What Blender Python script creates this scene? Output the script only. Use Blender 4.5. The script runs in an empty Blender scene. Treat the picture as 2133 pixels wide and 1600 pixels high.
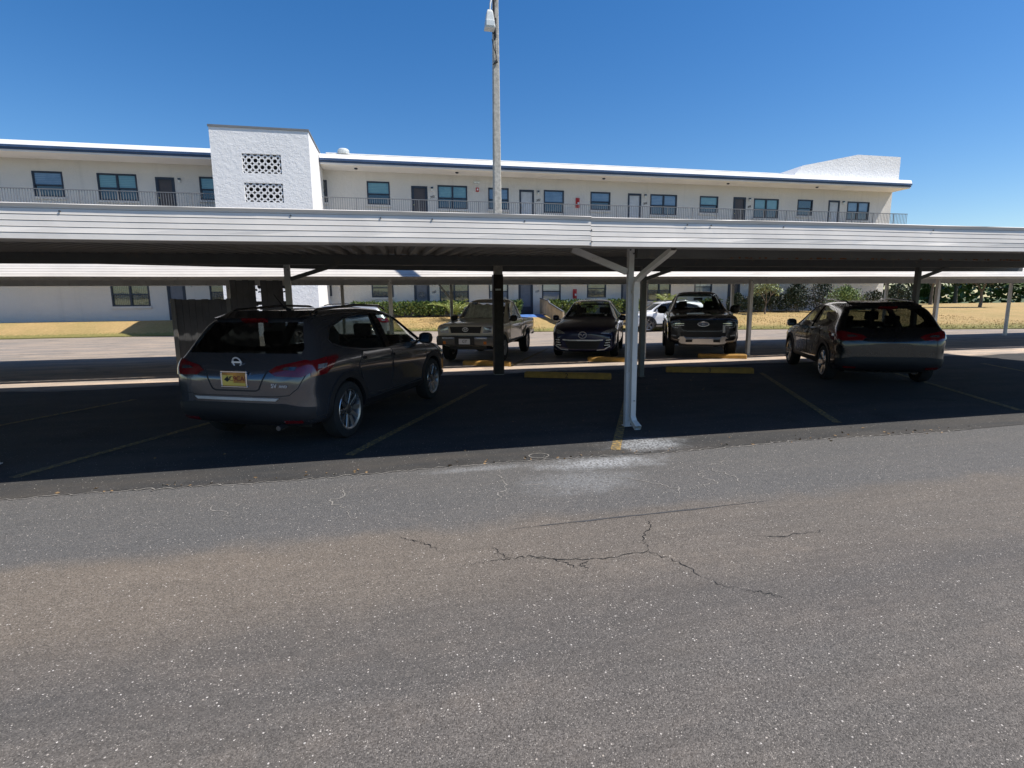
import bpy, bmesh, math, random
from mathutils import Vector, Matrix
from mathutils.bvhtree import BVHTree
random.seed(7)
R = math.radians
SC = bpy.context.scene
COL = SC.collection

# ------------------------------------------------------------------ camera
F_PX, CAM_H = 1110.0, 1.62
YAW, ROLL = R(12.1), 0.010
PITCH = math.atan((800 - 628) / F_PX)
fw = Vector((math.sin(YAW) * math.cos(PITCH), math.cos(YAW) * math.cos(PITCH), -math.sin(PITCH)))
r0 = Vector((math.cos(YAW), -math.sin(YAW), 0))
u0 = r0.cross(fw)
cr, sr = math.cos(ROLL), math.sin(ROLL)
rt, up = cr * r0 - sr * u0, cr * u0 + sr * r0
cam_d = bpy.data.cameras.new('camera')
cam = bpy.data.objects.new('camera', cam_d)
COL.objects.link(cam)
cam_d.sensor_fit = 'HORIZONTAL'
cam_d.sensor_width = 36
cam_d.lens = 36 * F_PX / 2133
cam_d.clip_start, cam_d.clip_end = 0.05, 4000
cam.matrix_world = Matrix(((rt.x, up.x, -fw.x, 0), (rt.y, up.y, -fw.y, 0), (rt.z, up.z, -fw.z, CAM_H), (0, 0, 0, 1)))
SC.camera = cam

# ------------------------------------------------------------------ sun, sky, exposure
SUN_EL = R(57)
SUN_H = Vector((0.915, -0.40, 0)).normalized()          # horizontal direction towards the sun
to_sun = Vector((SUN_H.x * math.cos(SUN_EL), SUN_H.y * math.cos(SUN_EL), math.sin(SUN_EL)))
sl = bpy.data.lights.new('sun', 'SUN')
sl.energy, sl.angle, sl.color = 4.9, R(0.5), (1.0, 0.955, 0.89)
so = bpy.data.objects.new('sun', sl)
COL.objects.link(so)
so.rotation_euler = to_sun.to_track_quat('Z', 'Y').to_euler()
W = bpy.data.worlds.new('World')
SC.world = W
W.use_nodes = True
wn = W.node_tree
sky = wn.nodes.new('ShaderNodeTexSky')
sky.sky_type = 'NISHITA'
sky.sun_disc = False
sky.sun_elevation = SUN_EL
sky.sun_rotation = math.atan2(SUN_H.x, SUN_H.y)
sky.air_density, sky.dust_density, sky.ozone_density = 1.0, 0.35, 2.5
bg = wn.nodes['Background']
hs = wn.nodes.new('ShaderNodeHueSaturation')
hs.inputs['Saturation'].default_value = 1.36
hs.inputs['Hue'].default_value = 0.505
wn.links.new(sky.outputs[0], hs.inputs['Color'])
wn.links.new(hs.outputs[0], bg.inputs[0])
bg.inputs[1].default_value = 0.098
SC.view_settings.view_transform = 'Standard'
SC.view_settings.look = 'None'
SC.view_settings.gamma = 1
SC.view_settings.use_curve_mapping = False
SC.view_settings.exposure = 0.50

# ------------------------------------------------------------------ materials
MATS = {}
class NT:
    """tiny node helper"""
    def __init__(s, m):
        s.t = m.node_tree
    def n(s, kind, **kw):
        nd = s.t.nodes.new('ShaderNode' + kind)
        for k, v in kw.items():
            setattr(nd, k, v)
        return nd
    def put(s, sock, v):
        if isinstance(v, bpy.types.NodeSocket):
            s.t.links.new(v, sock)
        else:
            sock.default_value = v
    def m(s, op, a, b=0.0, c=None, clamp=False):
        nd = s.n('Math', operation=op, use_clamp=clamp)
        s.put(nd.inputs[0], a); s.put(nd.inputs[1], b)
        if c is not None: s.put(nd.inputs[2], c)
        return nd.outputs[0]
    def ramp(s, v, lo, hi, a=0.0, b=1.0):
        nd = s.n('MapRange', interpolation_type='SMOOTHSTEP')
        for i, x in enumerate((v, lo, hi, a, b)): s.put(nd.inputs[i], x)
        return nd.outputs[0]
    def mix(s, f, a, b, mode='MIX'):
        nd = s.n('Mix', data_type='RGBA', blend_type=mode)
        s.put(nd.inputs[0], f)
        for i, x in ((6, a), (7, b)):
            if isinstance(x, (tuple, list)) and len(x) == 3: x = (*x, 1)
            s.put(nd.inputs[i], x)
        return nd.outputs[2]
    def noise(s, co, scale, detail=3, rough=0.55):
        nd = s.n('TexNoise')
        s.put(nd.inputs['Vector'], co)
        nd.inputs['Scale'].default_value = scale
        nd.inputs['Detail'].default_value = detail
        nd.inputs['Roughness'].default_value = rough
        return nd.outputs['Fac']
    def vor(s, co, scale, feature='F1'):
        nd = s.n('TexVoronoi', feature=feature)
        s.put(nd.inputs['Vector'], co)
        nd.inputs['Scale'].default_value = scale
        return nd
    def co(s, scale=None):
        c = s.n('TexCoord').outputs['Object']
        if scale:
            mp = s.n('Mapping')
            s.put(mp.inputs[0], c)
            mp.inputs['Scale'].default_value = scale
            c = mp.outputs[0]
        return c
    def bump(s, h, strength, dist, normal=None):
        nd = s.n('Bump')
        nd.inputs['Strength'].default_value = strength
        nd.inputs['Distance'].default_value = dist
        s.put(nd.inputs['Height'], h)
        if normal: s.put(nd.inputs['Normal'], normal)
        return nd.outputs[0]

def base(name):
    m = bpy.data.materials.new(name)
    m.use_nodes = True
    MATS[name] = m
    return m, NT(m), m.node_tree.nodes['Principled BSDF']

def mat(name, col, rough=0.5, metal=0.0, coat=0.0, var=0.12, vs=3.0, bump=0.0, bs=40, dirt=None, spec=0.5):
    m, t, b = base(name)
    c = t.co()
    f = t.ramp(t.noise(c, vs, 5, 0.6), 0.3, 0.7)
    c2 = tuple(min(1, x * (1 - var)) for x in col)
    c1 = tuple(min(1, x * (1 + var * 0.6)) for x in col)
    out = t.mix(f, c2, c1)
    if dirt:
        out = t.mix(t.ramp(t.noise(c, vs * 2.3, 7, 0.7), 0.55, 0.75), out, dirt)
    t.put(b.inputs['Base Color'], out)
    t.put(b.inputs['Roughness'], t.m('ADD', t.m('MULTIPLY', f, 0.12), rough - 0.06))
    b.inputs['Metallic'].default_value = metal
    b.inputs['Coat Weight'].default_value = coat
    b.inputs['Coat Roughness'].default_value = 0.04
    b.inputs['Specular IOR Level'].default_value = spec
    if bump:
        t.put(b.inputs['Normal'], t.bump(t.noise(c, bs, 4), bump, 0.02))
    return m

def glass(name, tint, refl=1.0):
    m, t, b = base(name)
    t.t.nodes.remove(b)
    tr = t.n('BsdfTransparent'); tr.inputs[0].default_value = (*tint, 1)
    gl = t.n('BsdfGlossy'); gl.inputs['Roughness'].default_value = 0.015
    gl.inputs[0].default_value = (refl, refl, refl, 1)
    lw = t.n('LayerWeight'); lw.inputs[0].default_value = 0.5
    fres = t.m('ADD', 0.045, t.m('MULTIPLY', t.m('POWER', lw.outputs['Facing'], 4.0), 0.8))
    mx = t.n('MixShader')
    t.put(mx.inputs[0], fres)
    t.put(mx.inputs[1], tr.outputs[0]); t.put(mx.inputs[2], gl.outputs[0])
    t.put(t.t.nodes['Material Output'].inputs[0], mx.outputs[0])
    return m

def asphalt(name, tone, new=False):
    m, t, b = base(name)
    c = t.co()
    sep = t.n('SeparateXYZ'); t.put(sep.inputs[0], c)
    X, Y = sep.outputs[0], sep.outputs[1]
    # broad mottling, drawn out along the lane
    lane = t.noise(t.co((0.5, 2.2, 1)), 0.9, 6, 0.62)
    fine = t.noise(c, 7, 6, 0.65)
    warm = t.mix(t.ramp(lane, 0.34, 0.68), tuple(x * 0.62 for x in (tone[0] * .92, tone[1], tone[2] * 1.1)), (tone[0] * 1.42, tone[1] * 1.27, tone[2] * 1.12))
    warm = t.mix(t.ramp(fine, 0.3, 0.75), warm, tuple(x * 0.55 for x in tone), 'MIX') if not new else warm
    # aggregate
    v1 = t.vor(c, 190)
    g = t.n('SeparateColor'); t.put(g.inputs[0], v1.outputs['Color'])
    stone = t.mix(0.62 if not new else 0.35, warm, t.mix(g.outputs[0], tuple(x * 0.35 for x in tone), tuple(x * 1.85 for x in tone)))
    v2 = t.vor(c, 80)
    g2 = t.n('SeparateColor'); t.put(g2.inputs[0], v2.outputs['Color'])
    if not new:
        yw = t.m('ADD', Y, t.m('MULTIPLY', t.m('SUBTRACT', t.noise(c, 1.6, 5, 0.6), 0.5), 0.55))
        streak = t.ramp(t.noise(t.co((0.9, 16, 1)), 1.0, 6, 0.62), 0.35, 0.7)
        stone = t.mix(t.m('MULTIPLY', streak, 0.35), stone, tuple(x * 0.55 for x in tone))
        sandy = t.m('MULTIPLY', t.m('MULTIPLY', t.ramp(yw, 2.35, 2.9), t.ramp(yw, 4.0, 3.5)), t.m('ADD', 0.35, t.m('MULTIPLY', t.ramp(t.m('ADD', X, t.m('MULTIPLY', lane, 2.0)), 3.2, -0.6), 0.65)))
        stone = t.mix(t.m('MULTIPLY', sandy, 0.34), stone, t.mix(g.outputs[0], (0.115, 0.088, 0.062), (0.30, 0.235, 0.17)))
        band = t.m('MULTIPLY', t.ramp(yw, 3.55, 3.85), t.ramp(yw, 5.9, 5.5))
        stone = t.mix(t.m('MULTIPLY', band, 0.62), stone, t.mix(g.outputs[0], (0.050, 0.052, 0.054), (0.120, 0.121, 0.122)))
        trk = t.m('MULTIPLY', t.ramp(yw, 1.9, 2.3), t.ramp(yw, 3.0, 2.5))
        stone = t.mix(t.m('MULTIPLY', trk, 0.22), stone, tuple(x * 0.5 for x in (tone[0] * .95, tone[1], tone[2] * 1.1)))
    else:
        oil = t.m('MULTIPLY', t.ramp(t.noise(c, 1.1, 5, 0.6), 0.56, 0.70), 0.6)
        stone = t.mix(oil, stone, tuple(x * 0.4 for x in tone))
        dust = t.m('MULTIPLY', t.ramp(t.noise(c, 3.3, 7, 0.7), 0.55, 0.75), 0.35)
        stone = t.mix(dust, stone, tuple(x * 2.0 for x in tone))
    # pale stones showing at the surface, many small and a few larger
    v4 = t.vor(c, 135)
    g4 = t.n('SeparateColor'); t.put(g4.inputs[0], v4.outputs['Color'])
    dens = t.ramp(t.noise(c, 2.6, 4, .6), .32, .68, .88, .72) if not new else 0.965
    peb4 = t.m('MULTIPLY', t.m('GREATER_THAN', g4.outputs[0], dens), t.ramp(v4.outputs['Distance'], 0.44, 0.25))
    stone = t.mix(t.m('MULTIPLY', peb4, 0.85), stone, t.mix(g4.outputs[1], (0.16, 0.14, 0.118), (0.40, 0.36, 0.315)))
    peb = t.m('MULTIPLY', t.m('GREATER_THAN', g2.outputs[0], 0.968 if not new else 0.985), t.ramp(v2.outputs['Distance'], 0.38, 0.26))
    stone = t.mix(t.m('MULTIPLY', peb, 0.9), stone, t.mix(g2.outputs[1], (0.36, 0.31, 0.26), (0.62, 0.58, 0.53)))
    v3 = t.vor(c, 48)
    g3 = t.n('SeparateColor'); t.put(g3.inputs[0], v3.outputs['Color'])
    peb3 = t.m('MULTIPLY', t.m('GREATER_THAN', g3.outputs[0], 0.985), t.ramp(v3.outputs['Distance'], 0.20, 0.12))
    stone = t.mix(t.m('MULTIPLY', peb3, 0.8 if not new else 0.2), stone, (0.60, 0.55, 0.47))
    # chalky run-off stain round the downspout foot
    def blob(x, y, rx, ry):
        dx = t.m('DIVIDE', t.m('SUBTRACT', X, x), rx); dy = t.m('DIVIDE', t.m('SUBTRACT', Y, y), ry)
        d = t.m('SQRT', t.m('ADD', t.m('MULTIPLY', dx, dx), t.m('MULTIPLY', dy, dy)))
        d = t.m('ADD', d, t.m('MULTIPLY', t.m('SUBTRACT', t.noise(c, 5, 5, 0.7), 0.5), 1.6))
        return t.ramp(d, 1.05, 0.15)
    st = t.m('MAXIMUM', blob(2.72, 5.44, 0.56, 0.38), blob(2.0, 4.90, 0.80, 0.26))
    st = t.m('MAXIMUM', st, t.m('MULTIPLY', blob(1.6, 4.4, 0.7, 0.42), 0.38))
    st = t.m('MAXIMUM', st, t.m('MULTIPLY', blob(0.75, 5.0, 0.7, 0.10), 0.45))
    st = t.m('MULTIPLY', st, t.ramp(t.noise(c, 38, 5, 0.7), 0.36, 0.62))
    stone = t.mix(t.m('MULTIPLY', st, 0.6), stone, (0.50, 0.52, 0.54))
    t.put(b.inputs['Base Color'], stone)
    b.inputs['Roughness'].default_value = 0.86
    b.inputs['Specular IOR Level'].default_value = 0.35
    h = t.m('ADD', t.m('MULTIPLY', v1.outputs['Distance'], -0.7), t.m('ADD', t.m('MULTIPLY', v2.outputs['Distance'], -0.5), t.m('MULTIPLY', fine, 0.6)))
    t.put(b.inputs['Normal'], t.bump(h, 0.75 if not new else 0.5, 0.006))
    return m

def stucco(name, col):
    m, t, b = base(name)
    c = t.co()
    f = t.noise(c, 0.5, 5, 0.6)
    streak = t.noise(t.co((2.4, 2.4, 0.12)), 1.0, 5, 0.65)
    cc = t.mix(t.ramp(f, 0.3, 0.7), tuple(x * 0.95 for x in col), col)
    cc = t.mix(t.m('MULTIPLY', t.ramp(streak, 0.52, 0.8), 0.30), cc, tuple(x * 0.7 for x in col))
    t.put(b.inputs['Base Color'], cc)
    b.inputs['Roughness'].default_value = 0.9
    skip = t.ramp(t.noise(c, 6.5, 6, 0.7), 0.44, 0.58)          # skip-trowel ridges
    h = t.m('ADD', t.m('MULTIPLY', skip, 1.0), t.m('MULTIPLY', t.noise(c, 34, 4), 0.35))
    t.put(b.inputs['Normal'], t.bump(h, 0.38, 0.018))
    return m

def paint(name, col, metal=0.5, rough=0.33, dust=0.06):
    m, t, b = base(name)
    c = t.co()
    fl = t.vor(c, 900)
    g = t.n('SeparateColor'); t.put(g.inputs[0], fl.outputs['Color'])
    cc = t.mix(g.outputs[0], tuple(x * 0.86 for x in col), tuple(min(1, x * 1.14) for x in col))
    cc = t.mix(t.m('MULTIPLY', t.ramp(t.noise(c, 3, 6, 0.65), 0.4, 0.75), dust), cc, (0.35, 0.32, 0.28))
    t.put(b.inputs['Base Color'], cc)
    b.inputs['Metallic'].default_value = metal
    t.put(b.inputs['Roughness'], t.m('ADD', t.m('MULTIPLY', t.noise(c, 6, 4), 0.1), rough - 0.05))
    b.inputs['Coat Weight'].default_value = 1.0
    b.inputs['Coat Roughness'].default_value = 0.05
    return m

mat('white_metal', (0.69, 0.645, 0.585), 0.5, bump=0.35, bs=2.2, vs=1.4, var=0.07, spec=0.4, dirt=(0.62, 0.60, 0.57))
mat('post_paint', (0.60, 0.59, 0.58), 0.5, vs=4, var=0.1, dirt=(0.42, 0.38, 0.33))
mat('pale_paint', (0.74, 0.72, 0.68), 0.6, vs=3, var=0.1, dirt=(0.5, 0.45, 0.38))
mat('gutter_paint', (0.42, 0.41, 0.40), 0.55, vs=2, var=0.1)
mat('beam_paint', (0.13, 0.13, 0.125), 0.55, vs=2, var=0.15, dirt=(0.22, 0.17, 0.12))
mat('deck_metal', (0.24, 0.24, 0.235), 0.6, vs=1.2, var=0.15)
mat('rust', (0.20, 0.08, 0.03), 0.9, vs=20, var=0.4)
mat('bolt_steel', (0.12, 0.12, 0.12), 0.5, metal=0.6)
mat('dark_brown', (0.045, 0.036, 0.030), 0.85, vs=6, var=0.4)
mat('concrete', (0.40, 0.37, 0.31), 0.9, vs=6, var=0.3, bump=0.4, bs=60, dirt=(0.22, 0.20, 0.17))
mat('yellow_paint', (0.40, 0.215, 0.04), 0.75, vs=9, var=0.25, bump=0.25, bs=70, dirt=(0.33, 0.21, 0.07))
mat('black_lettering', (0.02, 0.02, 0.02), 0.7)
mat('trim_blue', (0.045, 0.085, 0.17), 0.5, vs=1, var=0.2)
mat('frame_dark', (0.018, 0.026, 0.045), 0.45)
mat('roof_white', (0.86, 0.85, 0.83), 0.75, vs=0.8, var=0.06)
mat('soffit', (0.78, 0.75, 0.70), 0.85, vs=0.7, var=0.06)
mat('rail_grey', (0.17, 0.175, 0.18), 0.5, vs=2)
mat('rail_dark', (0.09, 0.10, 0.12), 0.5, vs=2)
mat('door_brown', (0.060, 0.050, 0.052), 0.5)
mat('door_grey', (0.50, 0.52, 0.54), 0.5)
mat('door_slate', (0.13, 0.14, 0.17), 0.5)
mat('red_paint', (0.50, 0.03, 0.03), 0.4)
mat('ramp_blue', (0.06, 0.16, 0.42), 0.7, vs=3, var=0.3)
mat('fence_tan', (0.42, 0.33, 0.22), 0.8, vs=4, var=0.2)
mat('screen_grey', (0.075, 0.075, 0.077), 0.8, vs=3, var=0.25)
mat('bumper_grey', (0.10, 0.10, 0.10), 0.4, metal=0.3, vs=5)
mat('black_plastic', (0.018, 0.018, 0.020), 0.55, spec=0.4)
mat('gloss_black', (0.006, 0.006, 0.007), 0.12, coat=1)
mat('tyre_rubber', (0.016, 0.016, 0.016), 0.85, vs=15, var=0.3)
mat('alloy', (0.55, 0.56, 0.58), 0.28, metal=0.95, var=0.08)
mat('alloy_dark', (0.16, 0.16, 0.17), 0.35, metal=0.9)
mat('steel_rim', (0.40, 0.40, 0.40), 0.4, metal=0.8)
mat('chrome', (0.78, 0.79, 0.81), 0.10, metal=1.0, var=0.04)
mat('silver_plastic', (0.56, 0.555, 0.54), 0.38, metal=0.25)
mat('badge_silver', (0.74, 0.74, 0.76), 0.3, metal=0.45, coat=0.5, var=0.04)
mat('red_lens', (0.15, 0.004, 0.008), 0.10, coat=1, var=0.2, vs=30)
mat('clear_lens', (0.34, 0.36, 0.38), 0.08, metal=0.35, coat=1, var=0.5, vs=22)
mat('smoked_lens', (0.05, 0.055, 0.06), 0.08, metal=0.2, coat=1, var=0.6, vs=25)
mat('amber_lens', (0.55, 0.16, 0.02), 0.15, coat=1)
mat('seat_cloth', (0.022, 0.022, 0.024), 0.9)
mat('sunshade', (0.88, 0.86, 0.76), 0.5, metal=0.0, vs=5, var=0.3)
mat('plate_orange', (0.62, 0.26, 0.04), 0.4, vs=8, var=0.4)
mat('plate_yellow', (0.72, 0.52, 0.10), 0.4)
mat('plate_white', (0.62, 0.62, 0.64), 0.4)
mat('plate_maroon', (0.22, 0.01, 0.02), 0.4)
mat('emblem_blue', (0.02, 0.03, 0.09), 0.2, coat=1)
mat('grey_housing', (0.58, 0.60, 0.58), 0.4, vs=12, var=0.1)
mat('lamp_lens', (0.72, 0.74, 0.70), 0.2, coat=0.6)
mat('cable_black', (0.012, 0.012, 0.012), 0.6)
mat('pole_concrete', (0.46, 0.43, 0.37), 0.9, vs=14, var=0.28, bump=0.5, bs=90, dirt=(0.30, 0.28, 0.24))
mat('bark', (0.16, 0.13, 0.10), 0.9, vs=12, var=0.35, bump=0.5, bs=40)
mat('leaf_hedge', (0.085, 0.14, 0.03), 0.5, vs=9, var=0.5)
mat('leaf_hedge_pale', (0.27, 0.34, 0.10), 0.5, vs=9, var=0.4)
mat('leaf_dark', (0.018, 0.034, 0.012), 0.5, vs=6, var=0.5)
mat('leaf_palm', (0.28, 0.33, 0.09), 0.45, vs=5, var=0.35)
mat('leaf_tree', (0.26, 0.30, 0.14), 0.45, vs=6, var=0.5)
mat('grass_dry', (0.50, 0.34, 0.14), 0.9, vs=1.5, var=0.35)
mat('grass_green', (0.12, 0.145, 0.03), 0.9, vs=1.5, var=0.4)
mat('mulch', (0.30, 0.25, 0.20), 0.95, vs=15, var=0.5)
mat('brass', (0.45, 0.33, 0.12), 0.35, metal=0.9)
asphalt('asphalt_old', (0.116, 0.104, 0.092))
asphalt('asphalt_worn', (0.26, 0.222, 0.186), new='far')
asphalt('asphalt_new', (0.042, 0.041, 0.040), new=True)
asphalt('gravel_pale', (0.42, 0.345, 0.28), new='far')
stucco('stucco_white', (0.80, 0.79, 0.775))
stucco('stucco_wall', (0.63, 0.605, 0.56))
paint('paint_gunmetal', (0.095, 0.096, 0.106), 0.65, 0.18, 0.015)
paint('paint_beige', (0.56, 0.50, 0.405), 0.1, 0.36, 0.10)
paint('paint_navy', (0.010, 0.013, 0.055), 0.5, 0.30, 0.03)
paint('paint_black', (0.006, 0.006, 0.007), 0.2, 0.28, 0.02)
paint('paint_white', (0.72, 0.72, 0.72), 0.0, 0.35, 0.05)
paint('paint_silver', (0.33, 0.34, 0.35), 0.7, 0.32, 0.05)
glass('glass_tint', (0.16, 0.17, 0.17))
glass('glass_clear', (0.60, 0.66, 0.64))
glass('glass_bare', (0.92, 0.93, 0.92), 0.7)

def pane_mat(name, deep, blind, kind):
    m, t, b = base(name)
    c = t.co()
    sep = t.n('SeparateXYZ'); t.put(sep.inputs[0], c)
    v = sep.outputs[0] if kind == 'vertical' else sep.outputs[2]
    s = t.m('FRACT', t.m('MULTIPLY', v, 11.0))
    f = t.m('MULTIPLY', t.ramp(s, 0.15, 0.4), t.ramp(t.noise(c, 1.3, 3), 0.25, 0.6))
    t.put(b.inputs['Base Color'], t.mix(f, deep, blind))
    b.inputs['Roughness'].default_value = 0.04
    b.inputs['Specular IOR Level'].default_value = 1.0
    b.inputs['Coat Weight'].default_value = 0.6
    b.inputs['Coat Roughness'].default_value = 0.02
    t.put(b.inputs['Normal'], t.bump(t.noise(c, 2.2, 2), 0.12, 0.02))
    return m
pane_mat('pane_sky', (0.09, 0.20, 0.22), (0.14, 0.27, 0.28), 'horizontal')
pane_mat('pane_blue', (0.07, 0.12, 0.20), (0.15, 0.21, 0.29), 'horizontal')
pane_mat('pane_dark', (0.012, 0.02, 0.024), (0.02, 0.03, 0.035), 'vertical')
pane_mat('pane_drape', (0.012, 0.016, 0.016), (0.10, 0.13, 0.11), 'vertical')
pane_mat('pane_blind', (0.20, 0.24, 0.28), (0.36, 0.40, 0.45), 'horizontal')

# ------------------------------------------------------------------ object helpers
def tag(o, label=None, cat=None, group=None, kind=None):
    if label: o['label'] = label
    if cat: o['category'] = cat
    if group: o['group'] = group
    if kind: o['kind'] = kind
    return o

def empty(name, loc=(0, 0, 0), rz=0.0, label=None, cat=None, group=None):
    o = bpy.data.objects.new(name, None)
    COL.objects.link(o)
    o.location = loc
    o.rotation_euler = (0, 0, rz)
    o.empty_display_size = 0.2
    return tag(o, label, cat, group)

def obj_from(name, me, material, parent=None, smooth=None):
    if material:
        me.materials.clear()
        me.materials.append(MATS[material] if isinstance(material, str) else material)
    if smooth is not None:
        me.polygons.foreach_set('use_smooth', [True] * len(me.polygons))
        if smooth < 180: me.set_sharp_from_angle(angle=R(smooth))
    o = bpy.data.objects.new(name, me)
    COL.objects.link(o)
    if parent: o.parent = parent
    return o

class MB:
    def __init__(s):
        s.v, s.f = [], []
    def raw(s, vs, fs):
        k = len(s.v)
        s.v += [tuple(p) for p in vs]
        s.f += [tuple(i + k for i in f) for f in fs]
        return s
    def box(s, x0, x1, y0, y1, z0, z1):
        vs = [(x0, y0, z0), (x1, y0, z0), (x1, y1, z0), (x0, y1, z0), (x0, y0, z1), (x1, y0, z1), (x1, y1, z1), (x0, y1, z1)]
        return s.raw(vs, [(3, 2, 1, 0), (4, 5, 6, 7), (0, 1, 5, 4), (1, 2, 6, 5), (2, 3, 7, 6), (3, 0, 4, 7)])
    def bar(s, a, b, w, h=None, upv=(0, 0, 1)):
        """rectangular bar from a to b"""
        a, b = Vector(a), Vector(b)
        h = h or w
        d = (b - a).normalized()
        uv = Vector(upv)
        if abs(d.dot(uv)) > 0.98: uv = Vector((0, 1, 0))
        sx = d.cross(uv).normalized(); sy = sx.cross(d)
        vs = []
        for p in (a, b):
            for i, j in ((-1, -1), (1, -1), (1, 1), (-1, 1)):
                vs.append(p + sx * i * w / 2 + sy * j * h / 2)
        return s.raw(vs, [(3, 2, 1, 0), (4, 5, 6, 7), (0, 1, 5, 4), (1, 2, 6, 5), (2, 3, 7, 6), (3, 0, 4, 7)])
    def tube(s, pts, r, n=8, caps=True):
        pts = [Vector(p) for p in pts]
        rs = r if isinstance(r, (list, tuple)) else [r] * len(pts)
        k = len(s.v)
        prev = None
        for i, p in enumerate(pts):
            d = (pts[min(i + 1, len(pts) - 1)] - pts[max(i - 1, 0)]).normalized()
            if prev is None:
                a = d.orthogonal().normalized()
            else:
                a = (prev - d * prev.dot(d)).normalized()
            prev = a
            b = d.cross(a)
            for j in range(n):
                t = 2 * math.pi * j / n
                s.v.append(tuple(p + (a * math.cos(t) + b * math.sin(t)) * rs[i]))
        for i in range(len(pts) - 1):
            for j in range(n):
                q = (j + 1) % n
                s.f.append((k + i * n + j, k + i * n + q, k + (i + 1) * n + q, k + (i + 1) * n + j))
        if caps:
            s.f.append(tuple(k + j for j in reversed(range(n))))
            s.f.append(tuple(k + (len(pts) - 1) * n + j for j in range(n)))
        return s
    def lathe(s, prof, axis='y', c=(0, 0, 0), n=32):
        """closed ring profile [(along axis, radius)] revolved about the axis"""
        k, m = len(s.v), len(prof)
        for j in range(n):
            t = 2 * math.pi * j / n
            for a, r in prof:
                if axis == 'y': p = (c[0] + r * math.cos(t), c[1] + a, c[2] + r * math.sin(t))
                else: p = (c[0] + r * math.cos(t), c[1] + r * math.sin(t), c[2] + a)
                s.v.append(p)
        for j in range(n):
            q = (j + 1) % n
            for i in range(m - 1):
                s.f.append((k + j * m + i, k + j * m + i + 1, k + q * m + i + 1, k + q * m + i))
        return s
    def prism(s, poly, y0, y1, plane='xz'):
        n = len(poly)
        mk = (lambda a, b, c: (a, c, b)) if plane == 'xz' else ((lambda a, b, c: (c, a, b)) if plane == 'yz' else (lambda a, b, c: (a, b, c)))
        vs = [mk(a, b, y0) for a, b in poly] + [mk(a, b, y1) for a, b in poly]
        fs = [tuple(range(n)), tuple(range(2 * n - 1, n - 1, -1))]
        fs += [(i, i + n, (i + 1) % n + n, (i + 1) % n) for i in range(n)]
        return s.raw(vs, fs)
    def mesh(s, name='mesh', fix=True):
        me = bpy.data.meshes.new(name)
        me.from_pydata(s.v, [], s.f)
        if fix:
            bm = bmesh.new(); bm.from_mesh(me)
            bmesh.ops.recalc_face_normals(bm, faces=bm.faces)
            bm.to_mesh(me); bm.free()
        me.update()
        return me
    def build(s, name, material, parent=None, smooth=None, bevel=0.0, fix=True):
        me = s.mesh(name, fix)
        if bevel:
            bm = bmesh.new(); bm.from_mesh(me)
            bmesh.ops.bevel(bm, geom=[e for e in bm.edges if len(e.link_faces) == 2 and e.calc_face_angle(0) > 0.5], offset=bevel, segments=2, affect='EDGES', profile=0.5)
            bm.to_mesh(me); bm.free()
        return obj_from(name, me, material, parent, smooth)

def text_mesh(txt, size, depth=0.004, shear=0.0):
    cu = bpy.data.curves.new('txt', 'FONT')
    cu.body = txt; cu.size = size; cu.extrude = depth / 2
    cu.align_x = 'CENTER'; cu.align_y = 'CENTER'; cu.shear = shear
    o = bpy.data.objects.new('txt', cu)
    COL.objects.link(o)
    dg = bpy.context.evaluated_depsgraph_get()
    me = bpy.data.meshes.new_from_object(o.evaluated_get(dg))
    bpy.data.objects.remove(o)
    return me

def text_obj(name, txt, size, material, parent, matrix, depth=0.004, shear=0.0):
    me = text_mesh(txt, size, depth, shear)
    me.transform(matrix)
    return obj_from(name, me, material, parent)

FACE_CAM = Matrix.Rotation(R(90), 4, 'X')      # text plane facing -Y

# ------------------------------------------------------------------ ground
def sheet(name, pts, z, material, parent=None):
    return MB().raw([(x, y, z) for x, y in pts], [tuple(range(len(pts)))]).build(name, material, parent)

g = sheet('ground', [(-900, -900), (900, -900), (900, 900), (-900, 900)], -0.012, mat('field_green', (0.07, 0.09, 0.025), 0.95, vs=.2, var=.4))
tag(g, kind='structure')
lot = sheet('parking_lot', [(-60, -25), (70, -25), (70, 31), (-60, 31)], 0.0, 'asphalt_old')
tag(lot, kind='structure')
# newer smoother asphalt of the covered stalls, with a ragged joint to the lane
rr = random.Random(3)
front = []
x = -30.0
while x < 36:
    front.append((x, 5.11 + 0.035 * math.sin(x * 1.7) + rr.uniform(-0.018, 0.018)))
    x += 0.07 if -4 < x < 7 else 0.4
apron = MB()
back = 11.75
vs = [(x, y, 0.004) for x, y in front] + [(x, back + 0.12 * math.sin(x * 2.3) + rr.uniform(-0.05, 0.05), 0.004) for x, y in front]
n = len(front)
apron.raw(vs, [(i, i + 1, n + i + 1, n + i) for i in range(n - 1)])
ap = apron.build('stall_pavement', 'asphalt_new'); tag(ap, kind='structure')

bl = MB().raw([(x, 11.70 + .05 * math.sin(x * 1.9), 0.0025) for x in range(-60, 71)] + [(x, 31.2, 0.0025) for x in range(-60, 71)], [(i, i + 1, 132 + i, 131 + i) for i in range(130)]).build('rear_parking_lane', 'asphalt_worn')
tag(bl, kind='structure')

gs_ = MB().raw([(x / 3, 11.92 + .07 * math.sin(x * 1.3) + .04 * math.sin(x * 3.7), 0.0055) for x in range(-120, 121)] + [(x / 3, 13.62 + .04 * math.sin(x * 1.1), 0.0055) for x in range(-120, 121)], [(i, i + 1, 242 + i, 241 + i) for i in range(240)]).build('gravel_strip', 'gravel_pale')
tag(gs_, kind='structure')

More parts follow.
